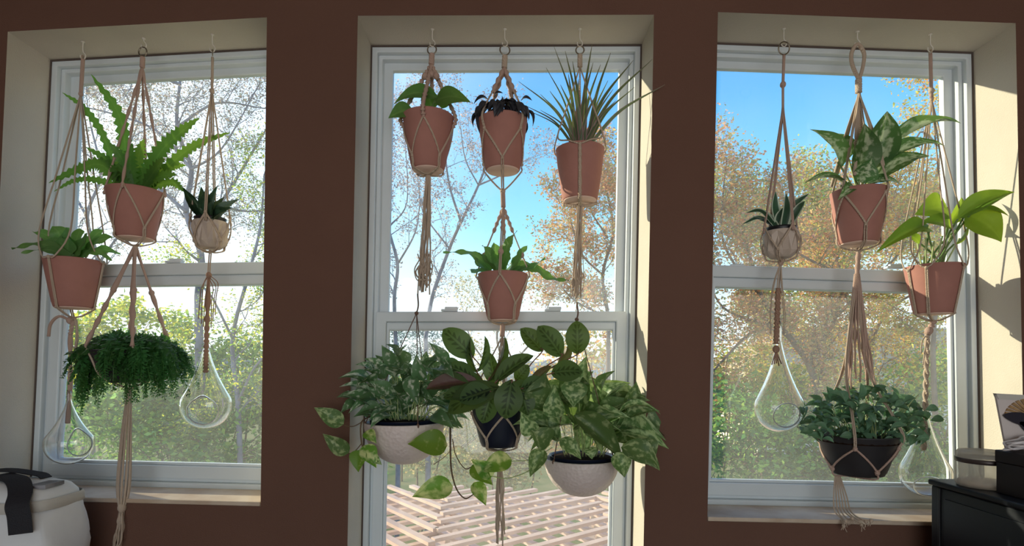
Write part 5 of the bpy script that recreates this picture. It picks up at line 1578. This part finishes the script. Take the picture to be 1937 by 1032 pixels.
# ================================================================== THINGS IN THE CORNERS
M['canvas'] = basic('pale_canvas', srgb(230, 232, 234), 0.6, spec=0.2, noise=0.08, nscale=8, bump=0.5, bscale=14)
M['canvas_trim'] = basic('trim_tape', srgb(196, 192, 184), 0.8, bump=0.3, bscale=60)
M['webbing'] = basic('black_webbing', srgb(36, 36, 42), 0.7, bump=0.5, bscale=300)
M['lid_dark'] = basic('grey_mesh_lid', srgb(150, 150, 156), 0.5, noise=0.3, nscale=16, col2=srgb(90, 92, 100))
M['gloss_black'] = basic('black_laminate', srgb(16, 20, 28), 0.45, spec=0.3, noise=0.1, nscale=4)
M['matt_black'] = basic('black_card', srgb(40, 34, 36), 0.6)
M['oak'] = basic('oak', srgb(150, 116, 84), 0.55, noise=0.25, nscale=7)

# side table out of the lower edge of the picture, carrying the bag
sx0, sx1, sy0, sy1, sz = -1.78, -1.12, -.46, -.05, .60
st = thing('side_table', ((sx0 + sx1) / 2, (sy0 + sy1) / 2, 0), 'small oak side table under the pale bag in the left corner', 'table')
part('table_top', box(sx0, sx1, sy0, sy1, sz - .025, sz, .004), M['oak'], st)
for a in (sx0 + .04, sx1 - .04):
    for b in (sy0 + .04, sy1 - .04):
        part('leg', box(a - .018, a + .018, b - .018, b + .018, 0, sz - .025), M['oak'], st, smooth=False)

bc = Vector((-1.39, -.20, sz))
bag = thing('soft_bag', bc, 'pale canvas bag with black webbing straps in the lower left corner', 'bag')
def se(a, rx, ry, e=.55):
    c_, s_ = math.cos(a), math.sin(a)
    return (rx * math.copysign(abs(c_) ** e, c_), ry * math.copysign(abs(s_) ** e, s_))
rows = [(0.0, .88), (.012, .96), (.05, 1.02), (.085, 1.05), (.12, 1.06), (.15, 1.07), (.18, 1.06), (.205, 1.05), (.23, 1.03), (.25, 1.01), (.27, .99), (.282, .965), (.29, .955)]
V, Fc = [], []
NA = 48
for z, k in rows:
    for q in range(NA):
        a = 2 * math.pi * q / NA
        x, y = se(a, .175 * k, .105 * k)
        V.append((bc.x + x + .005 * math.sin(5 * a + z * 26), bc.y + y + .005 * math.sin(6 * a + z * 34) + .003 * math.sin(17 * a - z * 60), sz + z))
for i in range(len(rows) - 1):
    for q in range(NA): Fc.append((i * NA + q, i * NA + (q + 1) % NA, (i + 1) * NA + (q + 1) % NA, (i + 1) * NA + q))
Fc.append(tuple(range(NA - 1, -1, -1)))
part('body', (V, Fc), M['canvas'], bag)
V, Fc = [], []
lid = [(.288, .97), (.300, .955), (.318, .86), (.330, .66), (.336, .40), (.338, .15)]
for z, k in lid:
    for q in range(NA):
        x, y = se(2 * math.pi * q / NA, .172 * k, .102 * k)
        V.append((bc.x + x, bc.y + y, sz + z))
for i in range(len(lid) - 1):
    for q in range(NA): Fc.append((i * NA + q, i * NA + (q + 1) % NA, (i + 1) * NA + (q + 1) % NA, (i + 1) * NA + q))
Fc.append(tuple((len(lid) - 1) * NA + q for q in range(NA)))
ld = part('lid', (V, Fc), M['canvas'], bag)
V, Fc = [], []
for k, (z, s) in enumerate(((.268, 1.002), (.271, 1.014), (.292, 1.000), (.296, .98))):
    for q in range(NA):
        x, y = se(2 * math.pi * q / NA, .176 * s, .106 * s)
        V.append((bc.x + x, bc.y + y, sz + z))
for i in range(3):
    for q in range(NA): Fc.append((i * NA + q, i * NA + (q + 1) % NA, (i + 1) * NA + (q + 1) % NA, (i + 1) * NA + q))
part('rim_band', (V, Fc), M['canvas_trim'], bag)

def ribbon(t, pts, width, mat, wdir, thk=.003, name='strap'):
    path = spline(pts, 8)
    V, Fc = [], []
    m = len(path)
    for k, p in enumerate(path):
        tg = (path[min(k + 1, m - 1)] - path[max(k - 1, 0)]).normalized()
        w = Vector(wdir); w = (w - tg * w.dot(tg)).normalized(); n = tg.cross(w)
        V += [p - w * width / 2 - n * thk / 2, p + w * width / 2 - n * thk / 2, p + w * width / 2 + n * thk / 2, p - w * width / 2 + n * thk / 2]
    for k in range(m - 1):
        a = k * 4
        for q in range(4): Fc.append((a + q, a + (q + 1) % 4, a + 4 + (q + 1) % 4, a + 4 + q))
    Fc += [(3, 2, 1, 0), tuple((m - 1) * 4 + q for q in range(4))]
    return part(name, (V, Fc), mat, t, smooth=False)
# front strap: over the lid, then hanging down the front
fy = bc.y - .108
ribbon(bag, [(bc.x - .02, bc.y + .01, sz + .348), (bc.x + .06, bc.y - .03, sz + .342), (bc.x + .115, bc.y - .08, sz + .322), (bc.x + .135, fy - .004, sz + .295), (bc.x + .142, fy - .006, sz + .265), (bc.x + .144, fy - .004, sz + .222)], .050, M['webbing'], (1, .35, 0))
ribbon(bag, [(bc.x - .14, bc.y - .02, sz + .325), (bc.x - .05, bc.y + .03, sz + .356), (bc.x + .06, bc.y + .035, sz + .346), (bc.x + .09, bc.y + .03, sz + .336)], .03, M['webbing'], (0, 1, .1))
V_ = [(bc.x + .075, bc.y - .062), (bc.x + .150, bc.y - .045), (bc.x + .148, bc.y + .02), (bc.x + .085, bc.y + .02)]
part('mesh_patch', ([(x, y, sz + .331 - .010 * k) for k in (0, 1) for x, y in V_], [(0, 1, 2, 3), (7, 6, 5, 4), (0, 4, 5, 1), (1, 5, 6, 2), (2, 6, 7, 3), (3, 7, 4, 0)]), M['lid_dark'], bag, smooth=False)

# black cabinet against the wall at the right, with a smaller black box, a jar, a cord and a printed packet on it
kx, kz = 1.222, .918
cb = thing('black_cabinet', (kx + .3, -.55, 0), 'glossy black cabinet standing below the right window', 'cabinet')
part('body', box(kx, kx + .62, -1.05, -.10, 0, kz - .016, .006), M['gloss_black'], cb)
part('top', box(kx - .006, kx + .626, -1.056, -.095, kz - .016, kz, .005), M['gloss_black'], cb)
part('back_rail', box(kx - .003, kx + .02, -.137, -.130, .02, kz - .02, .001), M['black'], cb)
part('side_panel', box(kx - .004, kx + .001, -1.0, -.155, .06, kz - .045, .002), M['gloss_black'], cb)
for sgn in (0, 1):
    dr = part('door', box(kx + .012 + sgn * .302, kx + .306 + sgn * .302, -1.066, -1.05, .05, kz - .03, .003), M['gloss_black'], cb)
    part('handle', box(kx + .285 + sgn * .04, kx + .297 + sgn * .04, -1.080, -1.064, .45, .58, .003), M['metal'], dr)
bx0, bz1 = 1.262, 1.030
bb = thing('black_box', (bx0 + .14, -.44, kz), 'smaller matt black box stacked on the black cabinet', 'box')
part('body', box(bx0, bx0 + .30, -.62, -.272, kz, bz1 - .032, .003), M['matt_black'], bb)
part('lid', box(bx0 - .002, bx0 + .302, -.622, -.270, bz1 - .031, bz1, .003), M['matt_black'], bb)

jc = (1.292, -.200)
jr = .063
jar = thing('glass_jar', (jc[0], jc[1], kz), 'low clear glass jar with a shadow dark lid band on the black cabinet', 'jar')
M['jar'] = pane_mat('jar_glass', 0.55, (0.95, 0.95, 0.93, 1), .9)
M['band'] = basic('shaded_band', srgb(84, 74, 72), 0.35, metal=.4)  # metal band of the lid, its dark tone includes the lid's shadow
M['lidglass'] = pane_mat('lid_glass', 0.8, (0.94, 0.93, 0.9, 1), .9)
part('body', lathe([(0, kz + .001), (jr * .93, kz + .001), (jr, kz + .007), (jr, kz + .062), (jr * .96, kz + .070)], jc, 40), M['jar'], jar)
part('contents', lathe([(0, kz + .004), (jr * .9, kz + .004), (jr * .94, kz + .010), (jr * .9, kz + .016), (0, kz + .018)], jc, 30), M['ceramic'], jar)
lidj = part('lid', lathe([(jr * .985, kz + .078), (jr * .99, kz + .090), (jr * .9, kz + .097), (0, kz + .099)], jc, 40), M['lidglass'], jar)
part('band', lathe([(jr * .97, kz + .066), (jr * 1.012, kz + .067), (jr * 1.012, kz + .078), (jr * .97, kz + .079)], jc, 40), M['band'], lidj)

cdp = Vector((bx0 + .026, -.316, bz1))
rgc = random.Random(9)
pts = []
for k in range(46):
    a = k * .83
    rr = .021 + .009 * math.sin(k * 1.7)
    pts.append((cdp.x + rr * 1.25 * math.cos(a) + rgc.uniform(-.005, .005), cdp.y + rr * math.sin(a) + rgc.uniform(-.004, .004), bz1 + .004 + .036 * abs(math.sin(k * .37)) * (k / 46) ** .4))
wc = thing('white_cord', cdp, 'tangled white cord heaped on the smaller black box', 'cord')
M['white_cord'] = basic('white_cord', srgb(226, 220, 220), 0.45)
part('strand', tube(spline(pts, 6), .0027, 7), M['white_cord'], wc)
part('plug', box(cdp.x + .03, cdp.x + .058, cdp.y - .075, cdp.y - .05, bz1 + .001, bz1 + .018, .004), M['white_cord'], wc)

# clear-fronted packet standing behind the cord
pk0, pk1 = P(1880, 744, -.275), P(1990, 760, -.275)
pk = thing('printed_packet', (bx0 + .08, -.278, bz1), 'pale printed packet with dark leaf shapes standing behind the white cord', 'packet')
M['packet'] = basic('packet_film', srgb(214, 204, 200), 0.4, spec=0.5)
M['fan'] = basic('tan_fan', srgb(186, 150, 104), 0.7, noise=.4, nscale=60)
M['sliver'] = basic('dark_leaf_print', srgb(44, 42, 52), 0.5)
zt_ = pk0.z
def card(pts, y0, y1):
    n = len(pts)
    V = [(x, y0, z) for x, z in pts] + [(x, y1, z) for x, z in pts]
    Fc = [tuple(range(n)), tuple(range(2 * n - 1, n - 1, -1))] + [((k + 1) % n, k, n + k, n + (k + 1) % n) for k in range(n)]
    return V, Fc
xa = pk0.x
part('card', card([(xa + .028, bz1 + .001), (xa + .20, bz1 + .001), (xa + .20, zt_ - .012), (xa, zt_)], -.281, -.275), M['packet'], pk, smooth=False)
part('header', card([(xa - .001, zt_ + .001), (xa + .20, zt_ - .010), (xa + .20, zt_ - .024), (xa + .005, zt_ - .014)], -.283, -.273), M['canvas_trim'], pk, smooth=False)
fan_c = (xa + .095, zt_ - .06)
for k in range(7):
    a0 = math.radians(98 + k * 11); a1 = math.radians(98 + k * 11 + 8)
    part('fan_rib', card([fan_c, (fan_c[0] + .075 * math.cos(a1), fan_c[1] + .050 * math.sin(a1)), (fan_c[0] + .075 * math.cos(a0), fan_c[1] + .050 * math.sin(a0))][::-1], -.2835 - .0003 * k, -.281), M['fan'], pk, smooth=False)
for (cx_, cz_, L, ang) in ((xa + .050, zt_ - .062, .036, 168), (xa + .085, zt_ - .090, .034, 150), (xa + .090, zt_ - .072, .03, 200)):
    pts_ = []
    for k in range(14):
        a = 2 * math.pi * k / 14
        lx, lz = L * math.cos(a), L * .42 * math.sin(a) * (1 - .4 * math.cos(a))
        c_, s_ = math.cos(math.radians(ang)), math.sin(math.radians(ang))
        pts_.append((cx_ + lx * c_ - lz * s_, cz_ + lx * s_ + lz * c_))
    part('leaf_print', card(pts_, -.2875, -.2858), M['sliver'], pk, smooth=False)
